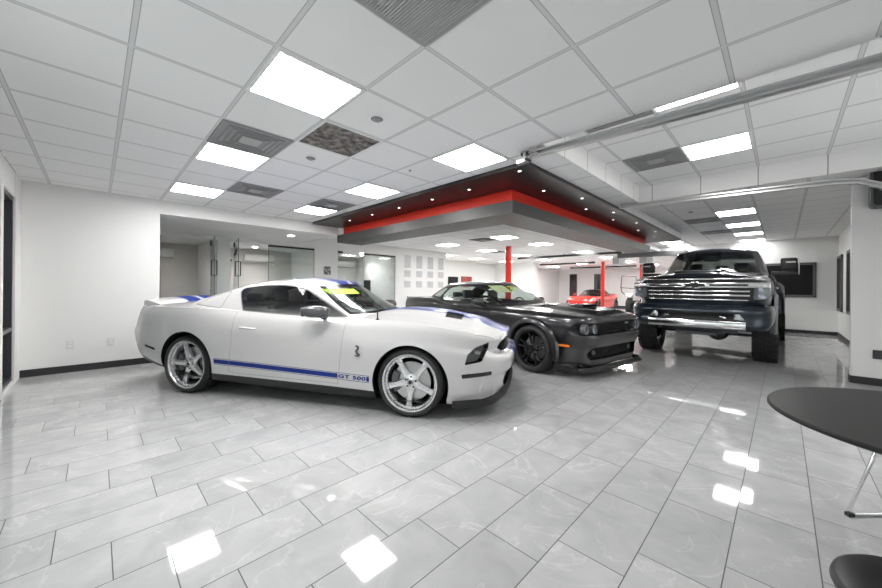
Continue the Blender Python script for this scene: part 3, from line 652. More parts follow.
def ac(x, y0, y1, z0, z1, lab):
    t = thing('air_conditioner', lab, 'air conditioner', (x, y0, z0)); w, hh = y1-y0, z1-z0; bm = B()
    prism(bm, rounded([(0, 0), (.16, 0), (.21, .07), (.21, hh), (0, hh)], [.001, .04, .04, .03, .001]), (0, 2), 0, w); obj('housing', bm, 'paper', t, 40)
    bm = B(); box(bm, (.13, .03, .002), (.205, w-.03, .03)); obj('air_flap', bm, 'vent_mid', t)
ac(-12.098, .6, 1.55, 2.02, 2.28, 'white wall air conditioner in the left office'); ac(-12.098, 3.35, 4.25, 2.04, 2.28, 'white wall air conditioner in the middle office')
ac(-12.098, 6.4, 7.3, 2.0, 2.26, 'white wall air conditioner seen through the right office glass')
# black cable loops beside the air conditioners
for y, z, lab in ((2.9, 2.06, 'black cable curving below the middle office air conditioner'), (5.8, 2.0, 'black cable curving on the right office wall')):
    bm = B(); tube(bm, [(-12.08, y-.32, z+.42), (-12.05, y-.26, z+.2), (-12.03, y-.12, z+.05), (-12.03, y+.12, z)], .028, 8); o = obj('wall_cable', bm, 'black', smooth=60); prop(o, lab, 'cable')
# desk with monitors in the right office, tv screens
def monitor(x, y, z, w, hh, lab, rot=0, img=False, wallm=False):
    t = thing('monitor' if not wallm else 'wall_screen', lab, 'screen', (x, y, z), rot); bm = B(); box(bm, (-.02, -w/2, 0), (.02, w/2, hh), 0, .006); obj('screen_housing', bm, 'black', t)
    bm = B(); box(bm, (.0205, -w/2+.015, .015), (.023, w/2-.015, hh-.015)); obj('display', bm, 'gloss_black' if not img else 'tail_red', t)
    if not wallm: bm = B(); box(bm, (-.03, -.03, -.14), (-.01, .03, .05)); box(bm, (-.1, -.12, -.15), (.08, .12, -.14)); obj('stand', bm, 'black', t)
t = thing('office_desk', 'dark desk in the right office behind the glass', 'desk', (-11.0, 6.7, 0)); bm = B(); box(bm, (-.4, -.7, .71), (.4, .7, .75), 0, .004); obj('desktop', bm, 'gray', t); 
for q_ in (-.66, .66): bm = B(); box(bm, (-.38, q_-.02, 0), (.38, q_+.02, .71)); obj('side_panel', bm, 'gray', t)
monitor(-10.9, 6.78, .90, .5, .36, 'left dark monitor on the desk in the right office'); monitor(-11.0, 7.33, .90+.12, .3, .5, 'tall dark monitor at the right end of the office desk')
monitor(-12.06, 13.35, 1.34, .75, .50, 'black wall screen at the left behind the grey coupe roof', wallm=True); monitor(-12.06, 14.45, 1.33, .85, .55, 'wall screen showing a red picture behind the grey coupe roof', img=True, wallm=True)
# pictures and certificates
M['photo_bw'] = noise_bump(mat('black_and_white_print', (.05, .05, .05), .5), 14, .0, .001, .9, (.55, .55, .55))
for y, z, lab in ((4.88, 1.74, 'upper small black and white picture on the white post'), (4.88, 1.36, 'lower small black and white picture on the white post')):
    t = thing('wall_picture', lab, 'picture', (-9.42, y, z)); bm = B(); box(bm, (0, -.11, -.12), (.012, .11, .12)); obj('picture_print', bm, 'photo_bw', t)
M['cert'] = noise_bump(mat('printed_certificate', (.60, .61, .62), .5), 26, 0, .001, .7, (.34, .35, .36))
ys = [8.05, 8.62, 9.2, 9.78]
rows = ((2.2, .52, 'top'), (1.76, .30, 'middle'), (1.38, .30, 'bottom'))
for z, hh, rn in rows:
    for k, y in enumerate(ys):
        t = thing('certificate', 'framed certificate, %s of the %s row beside the office glass' % (('leftmost', 'second from left', 'third from left', 'rightmost')[k], rn), 'certificate', (-9.5, y, z), group='certificates on the white wall')
        bm = B(); box(bm, (0, -.19, -hh/2), (.006, .19, hh/2)); obj('frame_panel', bm, 'glass_clear' if 0 else 'wall', t); bm = B(); box(bm, (.0065, -.15, -hh/2+.03), (.009, .15, hh/2-.03)); obj('print', bm, 'cert', t)
t = thing('reception_counter', 'pale counter edge behind the grey coupe roof', 'counter', (-11.2, 14.6, 0)); bm = B(); box(bm, (-.3, -1.3, 0), (.3, 1.3, 1.15)); obj('counter_body', bm, 'wall_office', t); bm = B(); box(bm, (-.36, -1.36, 1.15), (.36, 1.36, 1.19), 0, .005); obj('counter_top', bm, mat('beige_top', (.62, .55, .42), .4), t)
t = thing('potted_plant', 'small green plant on the counter beside the red column', 'plant', (-11.05, 15.75, 1.19)); bm = B(); lathe(bm, [(0, 0), (.09, 0), (.12, .12), (.0, .12)], 16, 0, 'z'); obj('plant_pot', bm, 'black', t, 40)
M['leaf'] = mat('green_leaf', (.06, .20, .03), .5); bm = B()
for k in range(60):
    a = random.random()*6.28; e = random.uniform(.1, 1.0); L = random.uniform(.18, .34); d = Vector((math.cos(a)*math.cos(e), math.sin(a)*math.cos(e), math.sin(e))); s_ = d.cross(Vector((0, 0, 1))).normalized()*.035; p = Vector((0, 0, .1))
    bm.faces.new([bm.verts.new(q) for q in (p, p+d*L*.5+s_, p+d*L, p+d*L*.5-s_)])
obj('leaves', bm, 'leaf', t)
# wall outlets on the left wall
for y, z, lab in ((-.26, .40, 'white wall outlet nearer the storefront window'), (.17, .40, 'white wall outlet nearer the white coupe tail')):
    t = thing('wall_outlet', lab, 'outlet', (XL, y, z)); bm = B(); box(bm, (0, -.04, -.06), (.007, .04, .06), 0, .003); obj('cover_plate', bm, mat('outlet_white', (.70, .70, .69), .4), t)
    for dz in (-.022, .022): bm = B(); box(bm, (.0072, -.018, dz-.014), (.009, .018, dz+.014)); obj('socket', bm, 'paper', t)
t = thing('wall_outlet', 'dark outlet low on the right pillar', 'outlet', (.885, 7.49, .42)); bm = B(); box(bm, (-.03, -.012, -.06), (.05, 0, .06), 0, .003); obj('cover_plate', bm, 'darkmetal', t)
# black speaker on the pillar
t = thing('wall_speaker', 'black rounded box mounted high at the right edge behind the curved track', 'speaker', (1.02, 7.36, 2.36)); bm = B(); prism(bm, rounded([(-.22, 0), (.09, 0), (.09, .58), (-.22, .58)], .06), (0, 2), -.10, .05, 0, .008); obj('speaker_housing', bm, 'gray', t, 40)
bm = B(); prism(bm, rounded([(-.195, .025), (.065, .025), (.065, .555), (-.195, .555)], .05), (0, 2), -.108, -.099); obj('speaker_grille', bm, 'black', t, 40); bm = B(); box(bm, (-.02, .05, .25), (.02, .14, .33)); obj('mount', bm, 'steel', t)
# ------------------------------------------------------------------ table and chairs at the right edge
t = thing('round_table', 'round black table top at the right edge of the photo', 'table', (.55, 2.36, 0)); R_ = .60
bm = B(); lathe(bm, [(0, .728), (R_-.01, .728), (R_, .734), (R_, .744), (R_-.006, .75), (0, .75)], 96, 0, 'z'); obj('tabletop', bm, noise_bump(mat('table_laminate', (.016, .016, .016), .5, spec=.25), 300, .1), t, 40)
bm = B(); lathe(bm, [(.0, .0), (.24, 0), (.24, .012), (.06, .03), (.035, .05), (.035, .72), (.0, .72)], 40, 0, 'z'); obj('pedestal', bm, 'chrome', t, 40)
def stool(lab, x, y, rz, r=.19):
    t = thing('low_stool', lab, 'stool', (x, y, 0), rz); bm = B()
    lathe(bm, [(0, .425), (r*.8, .425), (r*.97, .435), (r, .450), (r*.985, .462), (r*.93, .468), (r*.6, .458), (0, .452)], 48, 0, 'z'); obj('seat', bm, M['seat_vinyl'], t, 50)
    for s_ in (-1, 1):
        bm = B(); tube(bm, [(s_*.08, .08, .425), (s_*.06, .05, .42), (s_*.17, .19, .03), (s_*.17, .175, .011), (s_*.17, -.175, .011), (s_*.17, -.19, .03), (s_*.10, -.12, .42), (s_*.08, -.08, .425)], .008, 10); obj('sled_leg', bm, 'chrome', t, 60)
        for yy in (.185, -.185): bm = B(); box(bm, (s_*.17-.013, yy-.018, 0), (s_*.17+.013, yy+.018, .022), 0, .004); obj('foot_cap', bm, 'black', t)
    return t
M['seat_vinyl'] = mat('black_seat_vinyl', (.02, .02, .021), .38)
stool('black round stool at the bottom right corner of the photo', .31, 1.53, math.radians(-10), .21)
stool('stool on the far side of the round table, only a chrome leg showing', .524, 3.06, math.radians(-44.4))
# ================================================================== WHEELS
def tire_profile(r, rim, w):
    h = w/2; d = r-rim
    return [(rim-.004, -h*.80), (rim+.012, -h*.90), (rim+d*.35, -h*1.0), (rim+d*.62, -h*.985), (r-.022, -h*.90), (r-.006, -h*.76), (r, -h*.55), (r, h*.55), (r-.006, h*.76), (r-.022, h*.90), (rim+d*.62, h*.985), (rim+d*.35, h), (rim+.012, h*.90), (rim-.004, h*.80)]
def wheel(car, name, x, y, r, rim, w, style, steer=0, label=None):
    """hub-centred wheel; outward is -y for the right side, +y for the left side"""
    s = -1 if y < 0 else 1; rot = (0, 0, steer+(0 if s < 0 else math.pi)); h = w/2
    bm = B()
    if style == 'gt':
        f = -h*.86   # outer lip plane
        lathe(bm, [(rim-.002, f+.03), (rim+.008, f+.004), (rim+.006, f-.004), (rim-.006, f-.004), (rim-.012, f+.004), (rim-.016, f+.030), (rim-.032, f+.040), (rim-.034, f+.055), (rim-.040, f+.075), (rim-.045, h*.8), (rim-.02, h*.8)], 72, 0, closed=True)
        for k in range(40):
            a = 2*math.pi*(k+.5)/40; c = ((rim-.0265)*math.cos(a), f+.033, (rim-.0265)*math.sin(a)); lathe(bm, [(0, -.006), (.005, -.004), (.006, 0)], 6, 0, 'y', c)
    elif style == 'dodge':
        f = -h*.84; lathe(bm, [(rim-.002, f+.02), (rim+.006, f+.002), (rim+.004, f-.004), (rim-.008, f-.003), (rim-.012, f+.008), (rim-.020, f+.03), (rim-.028, h*.8), (rim-.01, h*.8)], 72, 0, closed=True)
    else:
        f = -h*.86; lathe(bm, [(rim, f+.02), (rim+.01, f), (rim-.004, f-.008), (rim-.014, f), (rim-.022, f+.05), (rim-.05, f+.09), (rim-.055, h*.8), (rim-.02, h*.8)], 60, 0, closed=True)
        for k in range(20): a = 2*math.pi*k/20; lathe(bm, [(0, -.008), (.008, -.005), (.009, 0)], 6, 0, 'y', ((rim-.018)*math.cos(a), f+.01, (rim-.018)*math.sin(a)))
    rimmat = {'gt': 'alu', 'dodge': 'wheel_black', 'truck': 'chrome', 'corvette': 'wheel_black'}.get(style, 'alu')
    root = obj(name, bm, rimmat, car, 35, (x, y, r), rot, label)
    bm = B(); lathe(bm, tire_profile(r, rim, w), 96 if style != 'truck' else 72, 0, closed=True)
    if style != 'truck':
        t2 = B()   # circumferential tread grooves shown as thin raised ribs
        for q in (-.33, -.11, .11, .33): lathe(t2, [(r+.0005, w*q-.009), (r+.003, w*q-.008), (r+.003, w*q+.008+.02), (r+.0005, w*q+.029)], 96, 0, closed=True)
        merge(bm, t2)
        for a0 in (.6, 3.7):   # sidewall lettering blocks
            for k in range(7):
                a = a0+k*.085; rm = rim+(r-rim)*.52; c = (rm*math.cos(a), -h*1.0, rm*math.sin(a)); obox(bm, c, (.010, .0015, .008), (-math.sin(a), 0, math.cos(a)), (0, 1, 0), (math.cos(a), 0, math.sin(a)), 1)
    else:
        nb = 34
        for k in range(nb):
            for rowi, (yy, ww, da) in enumerate(((-.40, .17, 0), (-.14, .15, .5), (.14, .15, 0), (.40, .17, .5))):
                a = 2*math.pi*(k+da)/nb; tw = .25*(1 if rowi % 2 else -1)
                er = Vector((math.cos(a), 0, math.sin(a))); et = Vector((-math.sin(a), 0, math.cos(a))); ey = Vector((0, 1, 0)); e1 = (et*math.cos(tw)+ey*math.sin(tw)); e2 = (-et*math.sin(tw)+ey*math.cos(tw))
                obox(bm, er*(r-.002)+ey*(yy*w), (math.pi*r/nb*.58, w*ww*.5, .020), e1, e2, er, 0)
            for s2 in (-1, 1):
                a = 2*math.pi*(k+(.0 if s2 < 0 else .5))/nb; er = Vector((math.cos(a), 0, math.sin(a))); et = Vector((-math.sin(a), 0, math.cos(a)))
                obox(bm, er*(r-.045)+Vector((0, s2*h*.93, 0)), (math.pi*r/nb*.6, .014, .035), et, (0, 1, 0), er, 0)
    obj('tire', bm, ['rubber', 'tire_letter'], root, 38)
    # disc and caliper
    bm = B(); dr = rim*.70; lathe(bm, [(.05, -.012), (dr, -.012), (dr, .012), (.05, .012)], 56, 0, closed=True); obj('brake_disc', bm, 'disc', root, 35)
    bm = B(); a0, a1 = math.radians(150), math.radians(215); N = 8; inn = [((dr-.055)*math.cos(a0+(a1-a0)*k/N), (dr-.055)*math.sin(a0+(a1-a0)*k/N)) for k in range(N+1)]; outt = [((dr+.012)*math.cos(a1-(a1-a0)*k/N), (dr+.012)*math.sin(a1-(a1-a0)*k/N)) for k in range(N+1)]
    prism(bm, inn+outt, (0, 2), -.045, .045, 0, .005); obj('brake_caliper', bm, 'gray' if style != 'dodge' else 'darkmetal', root, 40)
    bm = B(); lathe(bm, [(0, h*.5), (rim-.06, h*.5), (rim-.05, h*.45)], 40, 0); obj('backing_plate', bm, 'void', root)
    def spoke(prof_pts, y_in, y_out, thick, ang, m, nm='spoke', bev=.004):
        """prof_pts: list of (radius, half width); y from hub to rim"""
        bm = B(); n_ = len(prof_pts); r0, r1 = prof_pts[0][0], prof_pts[-1][0]; up = []; 
        for (rr, hw, yy) in prof_pts:
            up.append([bm.verts.new(q) for q in ((rr, yy, -hw), (rr, yy-.0, hw), (rr, yy+thick, hw*1.15), (rr, yy+thick, -hw*1.15))])
        for p, q in zip(up, up[1:]):
            for k in range(4): bm.faces.new((p[k], p[(k+1) % 4], q[(k+1) % 4], q[k]))
        bm.faces.new(up[0][::-1]); bm.faces.new(up[-1]); bmesh.ops.recalc_face_normals(bm, faces=bm.faces)
        es = [e for e in bm.edges if len(e.link_faces) == 2 and e.calc_face_angle(0) > .7]
        bmesh.ops.bevel(bm, geom=es, offset=bev, segments=2, affect='EDGES', profile=.5)
        bmesh.ops.rotate(bm, verts=bm.verts, cent=(0, 0, 0), matrix=Matrix.Rotation(-ang, 3, 'Y')); return obj(nm, bm, m, root, 40)
    if style == 'gt':
        for k in range(5):
            spoke([(.035, .046, f+.052), (.07, .040, f+.050), (.10, .029, f+.048), (.15, .024, f+.046), (.20, .025, f+.044), (rim-.030, .034, f+.045)], 0, 0, .035, math.radians(72*k+(50 if x > 0 else 35)), 'alu')
        bm = B(); lathe(bm, [(0, f+.030), (.024, f+.030), (.028, f+.036), (.034, f+.042), (.058, f+.046), (.078, f+.052), (.082, f+.075), (0, f+.075)], 40, 0)
        for k in range(5):
            a = math.radians(36+72*k+(50 if x > 0 else 35)); lathe(bm, [(0, f+.042), (.010, f+.042), (.011, f+.052)], 6, 1, 'y', (.054*math.cos(a), 0, .054*math.sin(a)))
        lathe(bm, [(.016, f+.0295), (.019, f+.0295)], 24, 1)
        obj('hub_cap', bm, ['alu', 'darkmetal'], root, 40)
    elif style == 'dodge':
        for k in range(5):
            for q in (-1, 1):
                a = math.radians(90+72*k+q*11); spoke([(.045, .014, f+.045), (.09, .012, f+.035), (.16, .011, f+.020), (rim-.022, .013, f+.010)], 0, 0, .03, a, 'wheel_black', 'spoke', .003)
        bm = B(); lathe(bm, [(0, f+.03), (.03, f+.03), (.036, f+.04), (.065, f+.045), (.07, f+.08), (0, f+.08)], 40, 0)
        for k in range(5): a = math.radians(126+72*k); lathe(bm, [(0, f+.036), (.010, f+.036), (.011, f+.05)], 6, 0, 'y', (.05*math.cos(a), 0, .05*math.sin(a)))
        obj('hub_cap', bm, 'wheel_black', root, 40)
    elif style == 'corvette':
        for k in range(5): spoke([(.04, .03, f+.04), (.12, .022, f+.03), (rim-.015, .03, f+.02)], 0, 0, .03, math.radians(90+72*k), 'wheel_black', 'spoke', .003)
        bm = B(); lathe(bm, [(0, f+.03), (.05, f+.035), (.055, f+.06), (0, f+.06)], 30, 0); obj('hub_cap', bm, 'wheel_black', root, 40)
    else:
        for k in range(8): spoke([(.05, .03, f+.06), (.12, .022, f+.045), (rim-.05, .034, f+.03)], 0, 0, .04, math.radians(45*k), 'chrome', 'spoke', .004)
        bm = B(); lathe(bm, [(0, f+.0), (.04, f+.0), (.05, f+.01), (.055, f+.05), (.09, f+.06), (0, f+.08)], 30, 0); obj('hub_cap', bm, 'chrome', root, 40)
    return root
M['tire_letter'] = mat('tire_lettering', (.05, .05, .052), .5)
M['wheel_black'] = mat('black_alloy', (.018, .018, .02), .22, .3, coat=.6)

def side_cond(sgn, ny=.35): return lambda f: f.calc_center_median().y*sgn > .25 and abs(f.normal.y) > ny
def finish(bm): bmesh.ops.remove_doubles(bm, verts=bm.verts, dist=1e-5)
def arch(bm, cx, cz, r, zmin_, sgn, wall_mi, flat=None, depth=.10, cond=None):
    """cut a wheel opening and turn its edge inward"""
    poly = [(cx-r, zmin_-.3)]+[(cx+r*math.cos(math.radians(180-a)), cz+r*math.sin(math.radians(180-a))) for a in range(-20, 201, 5)]+[(cx+r, zmin_-.3)]
    poly = [(cx+r*math.cos(a), cz+r*math.sin(a)) for a in [math.radians(200-220*k/44) for k in range(45)]]
    poly = [(poly[0][0], zmin_-.3)]+poly+[(poly[-1][0], zmin_-.3)]
    cd = cond or side_cond(sgn, .2); fs = cut(bm, poly, (0, 2), cd); bmesh.ops.delete(bm, geom=fs, context='FACES')
    def near(e):
        m = (e.verts[0].co+e.verts[1].co)/2; return m.y*sgn > .3 and abs(math.hypot(m.x-cx, m.z-cz)-r) < .03 and m.z > zmin_-.05
    rim_extrude(bm, near, (0, -sgn*depth, 0), wall_mi)
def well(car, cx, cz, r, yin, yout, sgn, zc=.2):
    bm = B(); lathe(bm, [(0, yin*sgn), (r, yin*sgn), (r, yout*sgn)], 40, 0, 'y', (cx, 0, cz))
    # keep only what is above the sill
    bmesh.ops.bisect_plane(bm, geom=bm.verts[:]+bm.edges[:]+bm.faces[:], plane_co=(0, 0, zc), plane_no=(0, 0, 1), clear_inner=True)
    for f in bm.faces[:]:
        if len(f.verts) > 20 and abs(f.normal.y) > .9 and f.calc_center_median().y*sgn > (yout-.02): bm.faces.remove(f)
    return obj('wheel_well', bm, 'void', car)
def seat(car, x, y, z, m='gray', s=1.0, lean=.22):
    bm = B(); box(bm, (x-.26*s, y-.25*s, z), (x+.26*s, y+.25*s, z+.16*s), 0, .05, 3)
    t = B(); box(t, (-.07, -.25*s, 0), (.07, .25*s, .60*s), 0, .06, 3); merge(bm, t, Matrix.Translation((x-.24*s, y, z+.10))@Matrix.Rotation(-lean, 4, 'Y'))
    t = B(); box(t, (-.045, -.13, 0), (.045, .13, .17), 0, .04, 3); merge(bm, t, Matrix.Translation((x-.24*s-.62*s*math.sin(lean), y, z+.10+.62*s*math.cos(lean)))@Matrix.Rotation(-lean, 4, 'Y'))
    return obj('seat', bm, m, car, 40)
def steering(car, x, y, z):
    bm = B(); n = 28; R_ = .18; pts = [(x-.12*math.sin(a)*.35, y+R_*math.cos(a), z+R_*math.sin(a)) for a in [2*math.pi*k/n for k in range(n+1)]]
    tube(bm, pts, .015, 8, cap=False); tube(bm, [(x, y-R_, z), (x+.03, y, z-.02), (x, y+R_, z)], .014, 6); tube(bm, [(x+.03, y, z-.02), (x+.3, y, z-.10)], .03, 8); return obj('steering_wheel', bm, 'black', car, 60)
def mirror(car, x, y, z, s, m='car_white', w=.21, hh=.13, label=None, dep=.12):
    """door mirror: housing + arm, s = side sign"""
    bm = B(); sec = []; N = 10
    for i in range(N+1):
        q = i/N; ww = w*(.5+.0*q); sc = math.sin(math.pi*min(1, .18+q*.74))**.5 if q < 1 else .3
        ring = []
        for k in range(16):
            a = 2*math.pi*k/16; cx_, cz_ = math.cos(a), math.sin(a); e = 2/3.2; px = math.copysign(abs(cx_)**e, cx_)*dep*sc*(1.35 if cx_ > 0 else 1); pz = math.copysign(abs(cz_)**e, cz_)*hh/2*sc
            ring.append(bm.verts.new((x+px-.015*q, y+s*(.02+q*w), z+pz+.012*q)))
        sec.append(ring)
    for a, b in zip(sec, sec[1:]):
        for k in range(16): bm.faces.new((a[k], a[(k+1) % 16], b[(k+1) % 16], b[k]))
    bm.faces.new(sec[0][::-1]); bm.faces.new(sec[-1]); bmesh.ops.recalc_face_normals(bm, faces=bm.faces)
    o = obj('door_mirror', bm, m, car, 50, label=label)
    bm = B(); tube(bm, [(x+.03, y-s*.06, z-.075), (x+.02, y+s*.02, z-.055), (x, y+s*.07, z-.03)], [.022, .02, .018], 10); obj('mirror_arm', bm, 'black', o, 50)
    bm = B(); t = rounded([(y+s*(.035), z-hh*.36), (y+s*(w-.01), z-hh*.34), (y+s*(w-.01), z+hh*.42), (y+s*.035, z+hh*.38)], .02); prism(bm, t, (1, 2), x-dep-.007, x-dep+.006); obj('mirror_glass', bm, 'chrome', o)
    return o
def greenhouse(car, sh, nu, nv, side_poly, w_rng, b_rng, wv, paint, glass_side='glass_side', glass_w='glass_wind', glass_b='glass_dark', extra=None, quarter=None, dens=None, roof_marks=None):
    """cabin shell with true window openings; returns the window objects"""
    bm = sh.build(nu, nv, dens=dens, vs=None, bottom=False); ts = sh.ts
    for f in bm.faces: f.material_index = 0
    n_v = nv; wind = []; back = []
    tv = [i for i, t in enumerate(ts)]
    for (q, j, i), f in sh.side.items():
        tm = (ts[i]+ts[i+1])/2; vm = (j+.5)/nv
        if tm > w_rng[0] and wv[0] < vm < wv[1]: wind.append(f)
        if tm < b_rng[0] and wv[2] < vm < wv[3]: back.append(f)
    cut_sets = []
    wb = pull(bm, [f for f in wind if f.is_valid]); bb = pull(bm, [f for f in back if f.is_valid])
    outs = []
    def edge_seal(t, cond=None):
        # black ceramic border: faces touching the boundary
        bv = {v for e in t.edges if e.is_boundary for v in e.verts}
        for f in t.faces: f.material_index = 1 if any(v in bv for v in f.verts) else 0
    for t in (wb,): edge_seal(t)
    edge_seal(bb)
    wo = obj('windshield', wb, [glass_w, 'gloss_black'], car, 60); bo = obj('rear_window', bb, [glass_b, 'gloss_black'], car, 60)
    for s in (-1, 1):
        fs = panel(bm, side_poly, (0, 2), side_cond(s, .3), .012, 1); t = pull(bm, fs); o = obj('side_window', t, glass_side, car, 60); outs.append(o)
        if quarter:
            fs = panel(bm, quarter[0], (0, 2), side_cond(s, .3), quarter[2], 1); t = pull(bm, fs); outs.append(obj('quarter_window', t, quarter[1], car, 60))
    if roof_marks: roof_marks(bm)
    return bm, wo, bo, outs

# ================================================================== WHITE COUPE WITH BLUE STRIPES
def build_mustang():
    car = thing('sports_coupe', 'white sports coupe with blue stripes and silver five-spoke wheels', 'car', (-4.18828, 2.27585, 0), math.radians(30.54))
    S = Shell(xm=0, nf=5.0, nr=8.0, cp=3, bottom_mi=1)
    S.W = spline([(-2.55, .90), (-2.2, .935), (-1.9, .945), (-1.4, .962), (-.95, .95), (-.4, .935), (.6, .932), (1.05, .94), (1.4, .96), (1.8, .955), (2.1, .93), (2.4, .88)])
    S.zlo = spline([(-2.55, .40), (-2.2, .34), (-1.8, .27), (-1.0, .18), (1.0, .145), (1.8, .15), (2.1, .17), (2.4, .24)])
    S.zhi = spline([(-2.6, .93), (-2.35, .985), (-1.9, 1.005), (-1.3, 1.0), (-.65, .975), (.62, .925), (1.0, .925), (1.5, .895), (1.9, .825), (2.15, .755), (2.35, .705)])
    S.crown = spline([(-2.6, .05), (-2.2, .05), (-1.6, .06), (-.6, .05), (.6, .05), (1.0, .075), (1.5, .085), (1.9, .085), (2.2, .075), (2.4, .07)])
    prof = spline([(0, .05), (.08, .025), (.25, .006), (.5, 0), (.72, .008), (.84, .028), (.93, .058), (1, .105)])
    hips = spline([(-2.5, .5), (-1.5, .3), (-.6, 1), (.7, 1), (1.5, .55), (2.3, .6)])
    S.ins = lambda v, X: prof(v)*(hips(X) if v > .5 else 1)
    S.xf = spline([(0, 2.27), (.12, 2.28), (.2, 2.27), (.38, 2.29), (.46, 2.335), (.66, 2.355), (.73, 2.335), (.78, 2.225), (.9, 2.255), (.97, 2.285), (1, 2.270)])
    S.xr = spline([(0, -2.44), (.2, -2.50), (.5, -2.54), (.6, -2.51), (.8, -2.47), (1, -2.43)])
    def bulge(X, Y):
        q = 0
        if X > .75: q += .022*max(0, 1-(abs(Y)/.48)**4)*min(1, (X-.75)/.3)*min(1, max(0, (2.2-X)/.25))
        return q
    S.bulge = bulge
    bm = S.build(96, 30, 12, dens=lambda x, y: 2.2 if abs(x) > 2.0 else 1)
    for f in bm.faces: f.material_index = 0
    for i, f in enumerate(bm.faces):
        if f.normal.z < -.8 and f.calc_center_median().z < .45: f.material_index = 2
    MT = ['car_white', 'gap_white', 'black', 'blue', 'gloss_black']
    fc = lambda f: f.normal.x > .3 and f.calc_center_median().x > 1.7
    # rocker panels, rear valance, front splitter in black
    for s in (-1, 1):
        for f in cut(bm, [(-1.03, .10), (-1.03, .262), (-.3, .248), (.4, .237), (1.06, .222), (1.06, .10)], (0, 2), side_cond(s, .2)): f.material_index = 2
        for f in cut(bm, [(-2.7, .2), (-2.7, .44), (-2.2, .395), (-1.78, .29), (-1.78, .1)], (0, 2), side_cond(s, .15)): f.material_index = 2
        # blue rocker stripe with two pinstripes
        zt = lambda x: .442-(x+.99)*(.442-.376)/(1.95)
        for a, b in ((-.012, .008-.012), (.0, 0)): pass
        L0, L1 = -.975, .955
        def band(d0, d1, x0, x1): return [(x0, zt(x0)-d0), (x1, zt(x1)-d0), (x1, zt(x1)-d1), (x0, zt(x0)-d1)]
        for f in cut(bm, band(.011, .060, L0, .60), (0, 2), side_cond(s, .2)): f.material_index = 3
        for f in cut(bm, band(.011, .060, .925, L1), (0, 2), side_cond(s, .2)): f.material_index = 3
        for f in cut(bm, band(0, .005, L0, L1), (0, 2), side_cond(s, .2)): f.material_index = 3
        for f in cut(bm, band(.067, .072, L0, L1), (0, 2), side_cond(s, .2)): f.material_index = 3
        # side marker lamps
        for f in cut(bm, [(-2.08, .54), (-1.89, .505), (-1.89, .478), (-2.08, .512)], (0, 2), side_cond(s, .15)): f.material_index = 4
        for f in cut(bm, rounded([(1.885, .402), (2.15, .427), (2.155, .468), (1.88, .445)], .01), (0, 2), side_cond(s, .1)): f.material_index = 4
    # rear end: black deck panel
    for f in cut(bm, rounded([(-.78, .72), (.78, .72), (.78, .92), (-.78, .92)], .03), (1, 2), lambda f: f.normal.x < -.3 and f.calc_center_median().x < -2): f.material_index = 2
    # wheel openings
    for s in (-1, 1):
        arch(bm, 1.375, .32, .385, .2, s, 2, depth=.09); arch(bm, -1.40, .335, .392, .25, s, 2, depth=.09)
    # front fascia openings
    grille = [(-.50, .628), (.50, .628), (.56, .66), (.54, .73), (.46, .765), (-.46, .765), (-.54, .73), (-.56, .66)]
    fs = cut(bm, rounded(grille, .02), (1, 2), fc); push(bm, fs, (-.10, 0, 0), 4, 2)
    low = [(-.46, .235), (.46, .235), (.50, .30), (.44, .405), (-.44, .405), (-.50, .30)]
    fs = cut(bm, rounded(low, .03), (1, 2), fc); push(bm, fs, (-.10, 0, 0), 4, 2)
    head = {}
    for s in (-1, 1):
        hl = [(1.91, .535), (1.935, .635), (1.995, .69), (2.12, .74), (2.11, .675), (2.065, .565)]
        fs = cut(bm, rounded(hl, .018), (0, 2), lambda f, s=s: f.calc_center_median().y*s > .30 and f.calc_center_median().x > 1.8); t = pull(bm, [f for f in fs if f.is_valid]); head[s] = t
    # hood, doors, boot lid
    for s in (-1, 1):
        dp = [(-.78, .30), (-.74, .62), (-.735, .99), (.63, .99), (.66, .90), (.64, .60), (.60, .268), (-.70, .282)]
        fs = panel(bm, dp, (0, 2), side_cond(s, .2), .004, 1); t = pull(bm, fs); door = obj('door', t, MT, car, 45)
        dh = B(); tube(dh, [(-.61, 0, .80), (-.60, s*.035, .803), (-.44, s*.038, .800), (-.42, 0, .797)], [.013, .013, .013, .012], 8); bmesh.ops.translate(dh, verts=dh.verts, vec=(0, s*.925, 0)); obj('door_handle', dh, 'car_white', door, 60)
    up = lambda f: f.normal.z > .35
    # hood with stripes; sliced along the stripe edges
    hood = [(.78, -.60), (1.10, -.77), (1.6, -.79), (2.0, -.77), (2.215, -.62), (2.262, -.3), (2.27, 0), (2.262, .3), (2.215, .62), (2.0, .77), (1.6, .79), (1.10, .77), (.78, .60)]
    fs = panel(bm, hood, (0, 1), lambda f: f.normal.z > .3 and f.calc_center_median().x > .7, .004, 1)
    t = pull(bm, fs)
    def stripes(m_, cond=lambda f: True, pins=True):
        bands = [(.045, .27, 3)]+([(.285, .296, 3)] if pins else [])
        for lo, hi, mi in bands:
            for s in (-1, 1):
                for yy in (lo, hi): bmesh.ops.bisect_plane(m_, geom=m_.verts[:]+m_.edges[:]+[f for f in m_.faces if cond(f)], dist=1e-5, plane_co=(0, s*yy, 0), plane_no=(0, 1, 0))
                for f in m_.faces:
                    c = f.calc_center_median()
                    if cond(f) and lo < c.y*s < hi and f.material_index in (0, 3): f.material_index = mi
    stripes(t)
    # heat extractor vents in the hood
    for s in (-1, 1):
        v = [(1.58, s*.16), (1.78, s*.14), (1.80, s*.42), (1.62, s*.44)]
        fs = cut(t, v, (0, 1), lambda f: True); push(t, fs, (0, 0, -.02), 2, 2)
    obj('hood', t, MT, car, 45)
    for k in range(5):
        pass
